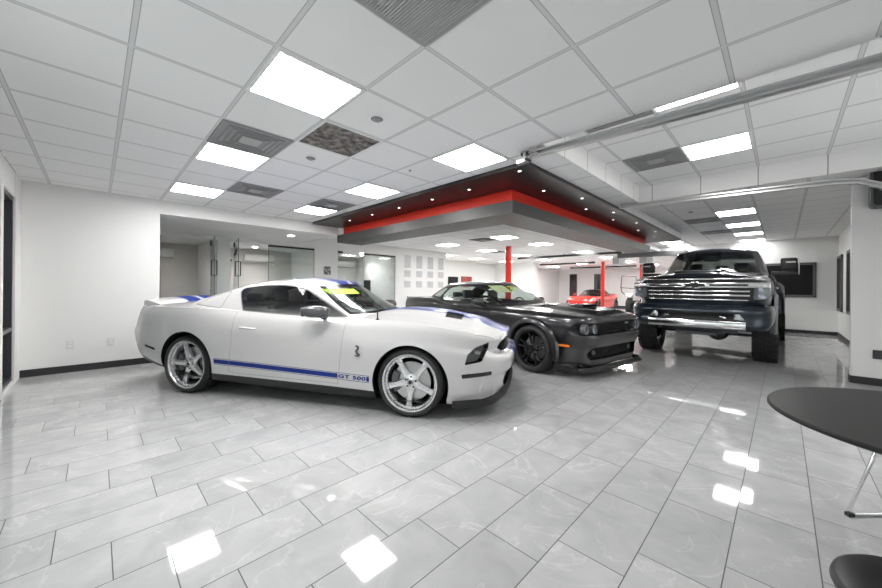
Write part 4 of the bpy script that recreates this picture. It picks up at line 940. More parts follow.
    # stripes on bumper and boot
    stripes(bm, lambda f: (f.calc_center_median().x > 2.0 and f.normal.x > .2 and f.calc_center_median().z > .40) or (f.calc_center_median().x < -1.2 and f.normal.z > .3) or (f.calc_center_median().x < -2.2 and f.normal.x < -.3 and f.calc_center_median().z > .45))
    finish(bm); body = obj('body', bm, MT, car, 42)
    for s in (-1, 1):
        o = obj('headlight', head[s], 'lens_smoke', car, 50)
        hb = B(); lathe(hb, [(0, -.02), (.055, .02), (.06, .028), (.056, .028), (.04, .012), (.0, -.012)], 28, 0, 'x', (0, 0, 0)); bmesh.ops.rotate(hb, verts=hb.verts, cent=(0, 0, 0), matrix=Matrix.Rotation(s*.35, 3, 'Z')); bmesh.ops.translate(hb, verts=hb.verts, vec=(1.97, s*.70, .625)); obj('reflector', hb, 'lens_silver', o, 50)
        hb = B(); hb.from_mesh(o.data); bmesh.ops.translate(hb, verts=hb.verts, vec=(-.05, -s*.06, -.004)); obj('lamp_housing', hb, 'vent', o)
        # fog lamp disc in the bumper
        hb = B(); lathe(hb, [(.070, -.006), (.071, .003), (.076, .003), (.077, -.006)], 36, 0, 'x', closed=True); bmesh.ops.rotate(hb, verts=hb.verts, cent=(0, 0, 0), matrix=Matrix.Rotation(s*math.radians(62), 3, 'Z')); bmesh.ops.translate(hb, verts=hb.verts, vec=(2.118, s*.80, .30)); obj('fog_lamp_ring', hb, 'car_white', car, 50)
    # grille insert: mesh bars and emblem
    gb = B()
    for k in range(6): z = .635+k*.025; box(gb, (2.225, -.49, z), (2.235, .49, z+.005))
    for k in range(22): y = -.48+k*.0457; box(gb, (2.224, y, .63), (2.234, y+.005, .77))
    gr = obj('grille', gb, 'darkmetal', car)
    # splitter
    N = 40; sp = B(); top, bot = [], []
    for lay, (z, off) in enumerate(((.195, .0), (.150, .03), (.128, .01))):
        row = []
        for k in range(N+1):
            a = -1+2*k/N; yy = .905*math.copysign(abs(a), a); c = max(0, 1-abs(a)**3.4)**(1/3.2); X = 1.80+(.49+off*min(1, c*1.5))*c; row.append(sp.verts.new((X, yy, z+.10*(c)**2*(1 if lay < 2 else .8))))
        top.append(row)
    for a, b in zip(top, top[1:]):
        for k in range(N): sp.faces.new((a[k], a[k+1], b[k+1], b[k]))
    for k in range(N):
        pass
    bmesh.ops.recalc_face_normals(sp, faces=sp.faces); bmesh.ops.solidify(sp, geom=sp.faces, thickness=.012); obj('front_splitter', sp, 'black', car, 50)
    # rear spoiler
    rs = B(); N = 24; sec = [(-.16, .0), (-.15, .075), (-.10, .085), (.10, .03), (.14, 0)]; rows = []
    for k in range(N+1):
        a = -1+2*k/N; yy = a*.72; sc = (1-abs(a)**10)**.5 if abs(a) < 1 else .05; dx = -.0+.10*a*a; rows.append([rs.verts.new((-2.31+dx+p[0], yy, 1.005+.045*(1-a*a)+p[1]*.8)) for p in sec])
    for a, b in zip(rows, rows[1:]):
        for k in range(len(sec)): rs.faces.new((a[k], a[(k+1) % len(sec)], b[(k+1) % len(sec)], b[k]))
    rs.faces.new(rows[0]); rs.faces.new(rows[-1][::-1]); bmesh.ops.recalc_face_normals(rs, faces=rs.faces); stripes(rs); obj('rear_spoiler', rs, MT, car, 40)
    # cabin
    G = Shell(xm=-.25, nf=2.9, nr=6.5, cp=1.3)
    G.W = spline([(-2.0, .80), (-1.2, .845), (-.6, .855), (.3, .85), (1.0, .80)])
    G.zlo = lambda x: .86
    G.zhi = spline([(-2.0, 1.22), (-.95, 1.255), (-.6, 1.285), (-.25, 1.297), (.0, 1.285), (.25, 1.25), (.5, 1.22)])
    G.crown = spline([(-2.0, .08), (-.3, .085), (.9, .08)])
    G.ins = lambda v, X: .215*v**1.35
    G.xf = spline([(0, 1.12), (.5, .66), (1, .20)]); G.xr = spline([(0, -2.15), (.4, -1.84), (.8, -1.30), (1, -.93)])
    dlo = [(-.70, .975), (-.865, 1.20), (-.855, 1.238), (-.80, 1.258), (-.55, 1.283), (-.28, 1.290), (-.08, 1.272), (.05, 1.235), (.33, 1.085), (.62, .925)]
    def marks(b):
        stripes(b, lambda f: f.normal.z > .3 and f.calc_center_median().z > 1.0)
        for s in (-1, 1):
            ql = [(-1.52, 1.035), (-1.05, 1.00), (-1.03, 1.03), (-1.01, 1.205), (-1.12, 1.20)]
            o_ = cut(b, rounded(ql, .03), (0, 2), side_cond(s, .3)); i_ = set(cut(b, offset_poly(rounded(ql, .03), .009), (0, 2), side_cond(s, .3)))
            for f in cut(b, rounded(ql, .03), (0, 2), side_cond(s, .3)):
                if f not in i_: f.material_index = 1
    gb, ws, bw, sw = greenhouse(car, G, 80, 18, rounded(dlo, .03), (2.30,), (.62,), (.30, .965, .30, .93), 'car_white', roof_marks=marks)
    finish(gb)
    obj('roof', gb, MT, car, 45)
    # interior
    bm = B(); box(bm, (-1.3, -.78, .3), (.85, .78, .62)); box(bm, (.30, -.76, .6), (.98, .76, .90), 0, .05); obj('dashboard', bm, 'black', car, 40)
    for s in (-1, 1): seat(car, -.18, s*.36, .40, 'seat_grey', .95); 
    seat(car, -.95, 0, .42, 'gray', .8)
    steering(car, .22, .36, .86)
    bm = B(); box(bm, (.20, -.11, 1.165), (.225, .11, 1.225), 0, .01); tube(bm, [(.23, 0, 1.22), (.27, 0, 1.26)], .008, 6); obj('rearview_mirror', bm, 'black', car)
    # windshield sticker on the inside top left
    bm = B(); pts = []
    for k in range(9):
        yy = -.55+k*.0525; 
        for z in (1.185, 1.245): 
            # follow the glass: solve x on the shell for this height and y
            best = None
            for tt in range(60):
                tau = math.pi/2+math.pi/2*tt/59
                for vv in range(40, 100, 2):
                    x_, y_, z_, _ = G.pt(tau, vv/100); e = (y_-abs(yy))**2+(z_-z)**2
                    if best is None or e < best[0]: best = (e, x_)
            pts.append(Vector((best[1]+.004, yy, z)))
    vs = [bm.verts.new(p) for p in pts]
    for k in range(8): bm.faces.new((vs[2*k], vs[2*k+1], vs[2*k+3], vs[2*k+2]))
    obj('window_sticker', bm, 'lime', ws)
    mirror(car, .36, -.86, 1.00, -1, 'mirror_grey', .19, .13, label='grey chrome-topped door mirror'); mirror(car, .36, .86, 1.00, 1, 'mirror_grey', .19, .13)
    # aerial
    bm = B(); lathe(bm, [(0, 0), (.026, 0), (.022, .012), (.008, .02), (.006, .16), (0, .16)], 14, 0, 'z', (.985, -.80, .925)); obj('aerial', bm, 'black', car, 40)
    # lettering and badge
    mt = lambda x, z, y, rot=0: Matrix.Translation((x, y, z))@Matrix.Rotation(rot, 4, 'Y')@Matrix.Rotation(math.radians(90), 4, 'X')
    text_mesh('door_lettering', 'GT 500', .052, 'blue', car, mt(.765, .3465, -.932, .034), .002, 1.78, 1.08, offset=.0012)
    text_mesh('door_lettering', 'GT 500', .056, 'blue', car, Matrix.Translation((.765, .932, .347))@Matrix.Rotation(.034, 4, 'Y')@Matrix.Rotation(math.pi, 4, 'Z')@Matrix.Rotation(math.radians(90), 4, 'X'), .002, 1.38, 1.05, offset=.0012)
    for s in (-1, 1):
        bm = B(); tube(bm, [(.80, s*.942, .575), (.845, s*.944, .572), (.855, s*.944, .583), (.825, s*.944, .60), (.815, s*.944, .622), (.835, s*.945, .642), (.838, s*.945, .662), (.822, s*.945, .675), (.806, s*.945, .664)], [.006, .009, .010, .010, .010, .010, .011, .010, .004], 8); obj('snake_badge', bm, 'gray', car, 60)
    for (x, rr) in ((1.375, 'wheel'), (-1.40, 'wheel')):
        for s in (-1, 1):
            wheel(car, 'wheel', x, s*.815, .335, .275, .235 if x > 0 else .27, 'gt')
            well(car, x, .335, .40, .45, .87, s)
    # underbody
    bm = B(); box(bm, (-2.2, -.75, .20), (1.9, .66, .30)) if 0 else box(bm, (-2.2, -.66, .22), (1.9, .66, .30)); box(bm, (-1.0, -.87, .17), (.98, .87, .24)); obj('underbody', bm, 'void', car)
    bm = B()
    for y in (-.28, .28): tube(bm, [(-2.25, y, .28), (-2.52, y, .27)], .04, 16)
    obj('exhaust_tips', bm, 'chrome', car, 60)
    # tail lamps
    for s in (-1, 1):
        bm = B()
        for k in range(3): box(bm, (-2.505+.02*k*k*.3, s*.36+s*.115*k-.045, .74), (-2.44, s*.36+s*.115*k+.045, .90), 0, .01)
        obj('tail_lamp', bm, 'tail_red', car, 40)
    return car
M['seat_grey'] = mat('grey_seat_leather', (.16, .16, .165), .5)
M['mirror_grey'] = mat('satin_grey_cover', (.13, .13, .135), .25, .5)
build_mustang()
# ================================================================== GREY WIDEBODY COUPE
M['grey_paint'] = flake(mat('dark_grey_metallic', (.033, .032, .035), .30, .7, coat=1), 1400, .4, (.085, .083, .088))
def flare(car, cx, cz, r0, r1, y0, y1, s, m, a0=-14, a1=194, zcut=.16, label=None):
    """wheel-arch flare: band from the arch edge (radius r0, y1) out to the body (radius r1, y0)"""
    bm = B(); N = 44; prof = [(r0, y1-.075), (r0, y1-.012), (r0+.010, y1), (r0+(r1-r0)*.45, y1-.004), (r0+(r1-r0)*.85, y1-.018), (r1, y0-.02)]
    rows = []
    for k in range(N+1):
        a = math.radians(a0+(a1-a0)*k/N); rows.append([bm.verts.new((cx+r*math.cos(a), s*y, cz+r*math.sin(a))) for r, y in prof])
    for a, b in zip(rows, rows[1:]):
        for k in range(len(prof)-1): bm.faces.new((a[k], a[k+1], b[k+1], b[k]))
    bmesh.ops.recalc_face_normals(bm, faces=bm.faces)
    bmesh.ops.bisect_plane(bm, geom=bm.verts[:]+bm.edges[:]+bm.faces[:], plane_co=(0, 0, zcut), plane_no=(0, 0, 1), clear_inner=True)
    return obj('fender_flare', bm, m, car, 50, label=label)
def build_challenger():
    car = thing('muscle_coupe', 'dark grey widebody muscle coupe with black wheels behind the white coupe', 'car', (-3.98, 5.875, 0), math.radians(-8.5))
    S = Shell(xm=-.1, nf=7.0, nr=7.0, cp=3, bottom_mi=2)
    S.W = spline([(-2.65, .88), (-2.3, .935), (-1.8, .96), (-1.4, .965), (-.9, .95), (-.4, .932), (.6, .932), (1.0, .945), (1.475, .962), (1.9, .955), (2.2, .935), (2.5, .90)])
    S.zlo = spline([(-2.65, .30), (-2.2, .24), (-1.2, .17), (1.2, .16), (2.0, .17), (2.5, .20)])
    S.zhi = spline([(-2.65, .99), (-2.3, 1.03), (-1.7, 1.045), (-1.15, 1.03), (-.7, .965), (-.2, .945), (.8, .935), (1.5, .915), (2.1, .875), (2.45, .83)])
    S.crown = spline([(-2.65, .03), (-2.0, .03), (-.6, .05), (.7, .05), (1.2, .055), (2.0, .05), (2.5, .03)])
    pf = spline([(0, .05), (.07, .02), (.22, .012), (.45, .018), (.60, .006), (.78, .0), (.88, .012), (.95, .035), (1, .075)])
    S.ins = lambda v, X: pf(v)
    S.xf = spline([(0, 2.26), (.15, 2.275), (.35, 2.29), (.48, 2.33), (.62, 2.35), (.68, 2.33), (.72, 2.315), (.95, 2.33), (1, 2.315)])
    S.xr = spline([(0, -2.50), (.3, -2.56), (.5, -2.60), (.65, -2.57), (.97, -2.55), (1, -2.53)])
    S.bulge = lambda X, Y: (.028*max(0, 1-(abs(Y)/.52)**6)*min(1, max(0, (X-.9)/.3))*min(1, max(0, (2.26-X)/.12)) + (.012*max(0, 1-(abs(abs(Y)-.33)/.14)**2) if .95 < X < 2.2 else 0))
    bm = S.build(96, 28, 14, dens=lambda x, y: 2 if abs(x) > 2.0 else 1)
    for f in bm.faces: f.material_index = 2 if (f.normal.z < -.8 and f.calc_center_median().z < .4) else 0
    MT = ['grey_paint', 'gap', 'black', 'gloss_black', 'matte_black']
    fc = lambda f: f.normal.x > .3 and f.calc_center_median().x > 1.8
    for s in (-1, 1):
        arch(bm, 1.475, .355, .392, .2, s, 2, depth=.09); arch(bm, -1.475, .355, .392, .2, s, 2, depth=.09)
        for f in cut(bm, [(-1.06, .1), (-1.06, .215), (1.06, .205), (1.06, .1)], (0, 2), side_cond(s, .15)): f.material_index = 2
        for f in cut(bm, rounded([(1.87, .448), (2.08, .446), (2.08, .494), (1.87, .494)], .012), (0, 2), side_cond(s, .1)): f.material_index = 3
        dp = [(-.72, .34), (-.68, .6), (-.70, 1.03), (.74, .97), (.78, .80), (.76, .5), (.70, .25), (-.60, .25)]
        fs = panel(bm, dp, (0, 2), side_cond(s, .2), .005, 1); t = pull(bm, fs); door = obj('door', t, MT, car, 45)
        dh = B(); tube(dh, [(-.58, 0, .80), (-.56, s*.03, .80), (-.40, s*.032, .798), (-.38, 0, .797)], .013, 8); bmesh.ops.translate(dh, verts=dh.verts, vec=(0, s*.925, 0)); obj('door_handle', dh, 'grey_paint', door, 60)
    g = rounded([(-.83, .625), (.83, .625), (.88, .70), (.84, .795), (-.84, .795), (-.88, .70)], .035)
    fs = cut(bm, g, (1, 2), fc); push(bm, fs, (-.11, 0, 0), 2, 3)
    lo = rounded([(-.66, .275), (.66, .275), (.72, .36), (.62, .455), (-.62, .455), (-.72, .36)], .03)
    fs = cut(bm, lo, (1, 2), fc); push(bm, fs, (-.10, 0, 0), 2, 3)
    hood = [(.86, -.70), (2.13, -.76), (2.29, -.70), (2.322, -.35), (2.325, 0), (2.322, .35), (2.29, .70), (2.13, .76), (.86, .70)]
    fs = panel(bm, hood, (0, 1), lambda f: f.normal.z > .3 and f.calc_center_median().x > .7, .005, 1); t = pull(bm, fs)
    # black painted hood centre, scoop
    for f in cut(t, [(1.0, -.36), (2.322, -.42), (2.322, .42), (1.0, .36)], (0, 1), lambda f: True): f.material_index = 3
    fs = cut(t, rounded([(1.62, -.20), (1.86, -.22), (1.86, .22), (1.62, .20)], .05), (0, 1), lambda f: True); push(t, fs, (0, 0, -.03), 4, 4)
    for s in (-1, 1):
        fs = cut(t, [(1.25, s*.34), (1.50, s*.30), (1.52, s*.44), (1.28, s*.48)], (0, 1), lambda f: True); push(t, fs, (0, 0, -.015), 4, 4)
    obj('hood', t, MT, car, 40)
    sc = B(); prism(sc, [(1.60, .985), (1.86, .972), (1.865, 1.025), (1.80, 1.032), (1.62, 1.0)], (0, 2), -.23, .23, 0, .012); obj('hood_scoop', sc, 'grey_paint', car, 40)
    sc = B(); box(sc, (1.862, -.19, .985), (1.868, .19, 1.015)); obj('scoop_mouth', sc, 'void', car)
    finish(bm); obj('body', bm, MT, car, 40)
    # grille and lamps
    gb = B()
    for k in range(7): z = .635+k*.024; box(gb, (2.235, -.51, z), (2.242, .51, z+.005))
    for k in range(30): y = -.51+k*.0352; box(gb, (2.233, y, .63), (2.239, y+.004, .79))
    obj('grille', gb, 'darkmetal', car)
    for y in (-.755, -.60, .60, .755):
        hb = B(); rr = .072; x0 = 2.25 if abs(y) < .65 else 2.22
        lathe(hb, [(rr-.012, x0-.03), (rr, x0-.03), (rr, x0+.03), (rr-.008, x0+.036), (rr-.012, x0+.02)], 36, 0, 'x', (0, y, .708), closed=True); h_ = obj('headlight', hb, 'gray', car, 40)
        hb = B(); lathe(hb, [(rr-.022, x0+.016), (rr-.012, x0+.016), (rr-.012, x0+.022), (rr-.022, x0+.022)], 36, 0, 'x', (0, y, .708), closed=True); obj('halo_ring', hb, 'halo', h_)
        hb = B(); lathe(hb, [(0, x0-.01), (.03, x0-.004), (.045, x0+.012)], 30, 0, 'x', (0, y, .708)); obj('reflector', hb, 'chrome', h_, 60)
        hb = B(); lathe(hb, [(0, x0+.034), (rr*.6, x0+.030), (rr-.012, x0+.022)], 36, 0, 'x', (0, y, .708)); obj('lens', hb, 'lens_clear', h_, 60)
    gb = B(); box(gb, (2.245, .33, .735), (2.252, .43, .765), 0, .003); obj('grille_badge', gb, 'steel', car)
    gb = B()
    for k in range(6): z = .29+k*.026; box(gb, (2.19, -.62, z), (2.197, .62, z+.005))
    for k in range(34): y = -.62+k*.0375; box(gb, (2.188, y, .28), (2.194, y+.004, .45))
    obj('lower_grille', gb, 'darkmetal', car)
    for s in (-1, 1):
        hb = B(); lathe(hb, [(0, 2.205), (.03, 2.21), (.038, 2.215), (.04, 2.20)], 24, 0, 'x', (0, s*.52, .365)); obj('fog_lamp', hb, 'gray', car, 50)
        am = B(); am2 = [(1.905, .506), (2.12, .502), (2.12, .541), (1.905, .548)]
        yv = lambda x: max(0, (1-((x+.1)/2.5)**7))**(1/7)*.95
        vs = [am.verts.new((x, s*(S.W(x)*max(0, 1-((x+.1)/(2.35+.1))**7)**(1/7)-.004), z)) for x in [1.88+.019*k for k in range(11)] for z in (.455, .487)]
        for k in range(10): am.faces.new((vs[2*k], vs[2*k+1], vs[2*k+3], vs[2*k+2]))
        bmesh.ops.recalc_face_normals(am, faces=am.faces); bmesh.ops.solidify(am, geom=am.faces, thickness=-.012); obj('marker_lamp', am, 'amber_lit', car, 50, label='orange side marker lamp')
        flare(car, 1.475, .355, .388, .475, .962, 1.005, s, 'grey_paint'); flare(car, -1.475, .355, .388, .475, .965, 1.005, s, 'grey_paint')
        for x in (1.475, -1.475):
            wheel(car, 'wheel', x, s*.845, .357, .262, .285, 'dodge'); well(car, x, .355, .40, .42, .90, s)
        mirror(car, .36 if s < 0 else .16, s*.90, 1.02, s, 'grey_paint', .19, .13, dep=.08)
    # front splitter
    sp = B(); N = 40; rows = []
    for z, off in ((.185, -.02), (.150, .0), (.145, .035), (.130, .035), (.122, -.05)):
        row = []
        for k in range(N+1):
            a = -1+2*k/N; c = max(0, 1-abs(a)**7)**(1/6); row.append(sp.verts.new((1.85+(.45+off)*c, .93*a, z)))
        rows.append(row)
    for a, b in zip(rows, rows[1:]):
        for k in range(N): sp.faces.new((a[k], a[k+1], b[k+1], b[k]))
    bmesh.ops.recalc_face_normals(sp, faces=sp.faces); obj('front_splitter', sp, 'black', car, 40)
    bm = B(); prism(bm, [(-2.50, .99), (-2.52, 1.035), (-2.48, 1.04), (-2.30, 1.03)], (0, 2), -.70, .70)
    obj('rear_spoiler', bm, 'black', car, 40)
    G = Shell(xm=-.45, nf=2.8, nr=3.6, cp=1.3)
    G.W = spline([(-2.0, .80), (-1.2, .875), (-.6, .885), (.4, .87), (1.0, .82)])
    G.zlo = lambda x: .90
    G.zhi = spline([(-2.0, 1.27), (-1.0, 1.315), (-.5, 1.335), (-.1, 1.325), (.2, 1.29)]); G.crown = lambda x: .085
    G.ins = lambda v, X: .235*v**1.3
    G.xf = spline([(0, 1.05), (.5, .60), (1, .12)]); G.xr = spline([(0, -2.05), (.4, -1.80), (.8, -1.42), (1, -1.18)])
    dlo = [(-.86, 1.02), (-.93, 1.10), (-.80, 1.27), (-.55, 1.318), (-.3, 1.322), (-.1, 1.30), (.12, 1.24), (.38, 1.10), (.60, .965)]
    ql = rounded([(-1.12, 1.075), (-.93, 1.05), (-.885, 1.27), (-1.0, 1.25)], .02)
    ql = rounded([(-1.33, 1.085), (-1.00, 1.055), (-.88, 1.26), (-.98, 1.27), (-1.15, 1.20)], .02)
    gb, ws, bw, sw = greenhouse(car, G, 80, 18, rounded(dlo, .03), (2.33,), (.60,), (.25, .965, .3, .93), 'grey_paint', glass_side='glass_wind', glass_b='glass_wind', quarter=(ql, 'glass_wind', .01))
    finish(gb); obj('roof', gb, MT, car, 45)
    bm = B(); box(bm, (.30, -.78, .6), (.92, .78, .94), 0, .05); obj('dashboard', bm, 'black', car, 40)
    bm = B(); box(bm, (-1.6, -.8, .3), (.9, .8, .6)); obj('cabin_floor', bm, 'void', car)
    for s in (-1, 1): seat(car, -.25, s*.37, .40, 'gray', .92)
    seat(car, -1.05, 0, .42, 'gray', .8)
    steering(car, .18, .37, .90)
    bm = B(); box(bm, (.16, -.11, 1.20), (.185, .11, 1.26), 0, .01); obj('rearview_mirror', bm, 'black', car)
    # price stickers on the windshield: white sheet and lime digits
    def on_glass(y, z):
        best = None
        for tt in range(80):
            tau = math.pi/2+math.pi/2*tt/79
            for vv in range(40, 100, 1):
                x_, y_, z_, _ = G.pt(tau, vv/100); e = (y_-abs(y))**2+(z_-z)**2
                if best is None or e < best[0]: best = (e, x_)
        return best[1]
    bm = B(); vs = []
    for k in range(7):
        y = -.48+k*.045
        for z in (1.19, 1.32): vs.append(bm.verts.new((on_glass(y, z)+.006, y, z)))
    for k in range(6): bm.faces.new((vs[2*k], vs[2*k+1], vs[2*k+3], vs[2*k+2]))
    obj('price_sheet', bm, 'paper_lime', ws)
    p0 = Vector((on_glass(-.08, 1.20), -.08, 1.20)); p1 = Vector((on_glass(-.08, 1.32), -.08, 1.32)); upv = (p1-p0).normalized(); q1 = Vector((on_glass(.05, 1.26), .05, 1.26)); q0 = Vector((on_glass(-.20, 1.26), -.20, 1.26)); rt = (q1-q0).normalized(); nn = rt.cross(upv).normalized(); upv = nn.cross(rt); o_ = (p0+p1)/2+nn*.012
    text_mesh('price_digits', '22', .19, 'lime', ws, Matrix(((rt.x, upv.x, nn.x, o_.x), (rt.y, upv.y, nn.y, o_.y), (rt.z, upv.z, nn.z, o_.z), (0, 0, 0, 1))), .001, 1.1, offset=.006)
    bm = B(); box(bm, (-2.2, -.78, .17), (2.15, .78, .28)); obj('underbody', bm, 'void', car)
    for s in (-1, 1): bm = B(); box(bm, (-2.60, s*.45-.2, .80), (-2.54, s*.45+.2, .92), 0, .02); obj('tail_lamp', bm, 'tail_red', car, 40)
    return car
M['matte_black'] = mat('matte_black_paint', (.015, .015, .015), .45)
M['halo'] = mat('halo_ring', (.7, .75, .8), .2)
M['lens_fog'] = mat('fog_lens', (.25, .26, .28), .1, .5, coat=1)
M['amber_lit'] = mat('amber_marker', (.80, .20, .03), .2, coat=1)
M['paper_lime'] = mat('pale_green_sheet', (.62, .74, .42), .6)
build_challenger()
# ================================================================== LIFTED PICKUP TRUCK
M['truck_paint'] = flake(mat('dark_blue_black_paint', (.012, .020, .032), .3, .5, coat=1), 1400, .4, (.04, .06, .09))
def build_truck():
    car = thing('pickup_truck', 'dark blue lifted pickup truck with big chrome grille and mud tires', 'truck', (-1.09, 10.6, 0), math.radians(-90))
    S = Shell(xm=0, nf=9, nr=12, cp=4, bottom_mi=2)
    S.W = spline([(-3.5, .98), (-2.9, .99), (-1.0, 1.0), (1.0, 1.0), (1.6, 1.005), (2.4, 1.0), (3.1, .97)])
    S.zlo = spline([(-3.5, .80), (-1.2, .76), (1.2, .76), (3.1, 1.02)])
    S.zhi = spline([(-3.4, 1.64), (-.9, 1.64), (-.8, 1.56), (.9, 1.55), (1.6, 1.54), (2.4, 1.50), (3.0, 1.44)])
    S.crown = spline([(-3.4, .0), (-1.0, .0), (0, .03), (1.2, .10), (2.2, .12), (2.9, .115), (3.1, .10)])
    pf = spline([(0, .03), (.2, .008), (.6, .0), (.8, .006), (.92, .035), (1, .10)]); S.ins = lambda v, X: pf(v)
    S.xf = spline([(0, 2.93), (.3, 2.97), (.8, 2.98), (.95, 2.97), (1, 2.93)]); S.xr = lambda v: -3.30
    S.bulge = lambda X, Y: (.035*max(0, 1-(abs(Y)/.36)**6) if 1.2 < X < 2.9 else 0)*min(1, max(0, (2.9-X)/.1))*min(1, max(0, (X-1.2)/.1))
    bm = S.build(100, 22, 12, dens=lambda x, y: 2 if x > 2.5 else 1)
    for f in bm.faces: f.material_index = 2 if (f.normal.z < -.8 and f.calc_center_median().z < 1.1) else 0
    MT = ['truck_paint', 'gap', 'black', 'gloss_black']
    fc = lambda f: f.normal.x > .3 and f.calc_center_median().x > 2.3
    for s in (-1, 1):
        arch(bm, 2.0, .60, .57, .8, s, 2, depth=.12); arch(bm, -2.0, .60, .56, .8, s, 2, depth=.12)
        for x0, x1 in ((.05, 1.12), (-.98, .02)):
            fs = panel(bm, rounded([(x0, .84), (x0, 1.535), (x1, 1.535), (x1, .84)], .03), (0, 2), side_cond(s, .2), .006, 1); t = pull(bm, fs); d = obj('door', t, MT, car, 40)
            hb = B(); box(hb, (x0+.06, s*1.0-.02, 1.30), (x0+.26, s*1.0+.03, 1.34), 0, .01); obj('door_handle', hb, 'chrome', d, 40)
        ar = B(); rows = []
        for k in range(31):
            a = math.radians(-5+190*k/30); rows.append([ar.verts.new((2.0+r*math.cos(a), s*y, .60+r*math.sin(a))) for r, y in ((.565, .95), (.565, 1.03), (.60, 1.04), (.67, .995))])
        for a, b in zip(rows, rows[1:]):
            for k in range(3): ar.faces.new((a[k], a[k+1], b[k+1], b[k]))
        bmesh.ops.recalc_face_normals(ar, faces=ar.faces); obj('fender_flare', ar, 'truck_paint', car, 50)
        # wide rear fender over the dual wheels
        ar = B(); rows = []
        for k in range(31):
            a = math.radians(0+180*k/30); rows.append([ar.verts.new((-2.0+r*math.cos(a), s*y, .70+r*1.05*math.sin(a))) for r, y in ((.55, .95), (.55, 1.12), (.58, 1.14), (.66, 1.12), (.72, 1.06), (.76, .99))])
        for a, b in zip(rows, rows[1:]):
            for k in range(5): ar.faces.new((a[k], a[k+1], b[k+1], b[k]))
        bmesh.ops.recalc_face_normals(ar, faces=ar.faces); obj('rear_fender', ar, 'truck_paint', car, 50)
    # front opening
    fs = cut(bm, rounded([(-.80, 1.08), (.80, 1.08), (.84, 1.2), (.84, 1.50), (-.84, 1.50), (-.84, 1.2)], .03), (1, 2), fc); push(bm, fs, (-.10, 0, 0), 2, 3)
    for s in (-1, 1):
        fs = cut(bm, rounded([(s*.74, 1.09), (s*.94, 1.11), (s*.97, 1.36), (s*.76, 1.36)], .03), (1, 2), fc); push(bm, fs, (-.05, 0, 0), 2, 3)
    hood = [(1.22, -.84), (2.80, -.82), (2.93, -.70), (2.955, 0), (2.93, .70), (2.80, .82), (1.22, .84)]
    fs = panel(bm, hood, (0, 1), lambda f: f.normal.z > .4 and f.calc_center_median().x > 1.0, .006, 1); t = pull(bm, fs); obj('hood', t, MT, car, 40)
    bm2 = B(); prism(bm2, [(2.20, 1.62), (2.80, 1.58), (2.82, 1.605), (2.75, 1.625), (2.25, 1.655)], (0, 2), -.33, .33, 0, .01); obj('hood_scoop', bm2, 'truck_paint', car, 40)
    bm2 = B(); box(bm2, (2.815, -.26, 1.585), (2.825, .26, 1.603)); obj('scoop_mouth', bm2, 'void', car)
    finish(bm); obj('body', bm, MT, car, 40)
    # grille
    gr = B(); box(gr, (2.885, -.80, 1.09), (2.90, .80, 1.48)); 
    for k in range(16): y = -.76+k*.1013; box(gr, (2.90, y-.006, 1.09), (2.915, y+.006, 1.47))
    g = obj('grille', gr, 'black', car)
    def bar(z0, z1, x, w, bev=.008, m='chrome', nm='chrome_bar'):
        q = B(); box(q, (x-.03, -w, z0), (x+.02, w, z1), 0, bev); return obj(nm, q, m, g, 40)
    bar(1.445, 1.470, 2.955, .80); bar(1.305, 1.395, 2.985, .96, .010); bar(1.232, 1.262, 2.965, .72); bar(1.160, 1.192, 2.965, .72); bar(1.09, 1.108, 2.95, .70, .003)
    q = B(); box(q, (2.995, -.70, 1.335), (3.007, -.20, 1.367)); box(q, (2.995, .20, 1.335), (3.007, .70, 1.367)); obj('bar_slot', q, 'gloss_black', g)
    # bow-tie badge: dark cross with chrome edge
    bt = [(-.15, -.028), (-.052, -.028), (-.046, -.050), (.062, -.050), (.056, -.028), (.165, -.028), (.15, .028), (.052, .028), (.046, .050), (-.062, .050), (-.056, .028), (-.165, .028)]
    q = B(); prism(q, [(y*1.05, 1.352+z*1.15) for y, z in bt], (1, 2), 3.0, 3.014, 0, .003); bd = obj('grille_badge', q, 'chrome', g, 40)
    q = B(); prism(q, [(y*.90, 1.352+z*.88) for y, z in bt], (1, 2), 3.013, 3.020); obj('badge_inlay', q, 'black', bd)
    for s in (-1, 1):
        # headlights: upper strip and main lamp
        q = B(); prism(q, [(s*.72, 1.445), (s*.96, 1.415), (s*.95, 1.465), (s*.74, 1.49)], (1, 2), 2.86, 2.965, 0, .004); h_ = obj('signal_lamp', q, 'lens_silver', car, 40)
        q = B(); prism(q, rounded([(s*.765, 1.115), (s*.92, 1.13), (s*.95, 1.20), (s*.95, 1.335), (s*.775, 1.335)], .02), (1, 2), 2.86, 2.93, 0, .004); h_ = obj('headlight', q, 'vent', car, 40)
        for z in (1.285, 1.175):
            q = B(); lathe(q, [(.0, 2.932), (.03, 2.934), (.038, 2.94), (.042, 2.94), (.042, 2.93)], 28, 0, 'x', (0, s*.86, z)); obj('reflector', q, 'lens_silver', h_, 50)
        q = B(); prism(q, rounded([(s*.755, 1.10), (s*.93, 1.12), (s*.965, 1.20), (s*.965, 1.345), (s*.765, 1.345)], .02), (1, 2), 2.955, 2.962); obj('lens', q, 'lens_clear', h_)
    # bumper
    q = Shell(xm=2.2, nf=7, nr=2, cp=3); q.W = lambda x: 1.02; q.zlo = spline([(2.2, .78), (2.6, .70), (3.1, .60), (3.2, .60)]); q.zhi = spline([(2.2, 1.0), (2.7, 1.02), (3.2, .98)])
    q.crown = lambda x: .0; q.ins = lambda v, X: spline([(0, .05), (.3, .01), (.8, 0), (1, .03)])(v); q.xf = spline([(0, 3.06), (.2, 3.12), (.5, 3.10), (.8, 3.13), (1, 3.08)]); q.xr = lambda v: 2.19
    b = q.build(80, 16, 6); 
    fcb = lambda f: f.normal.x > .3
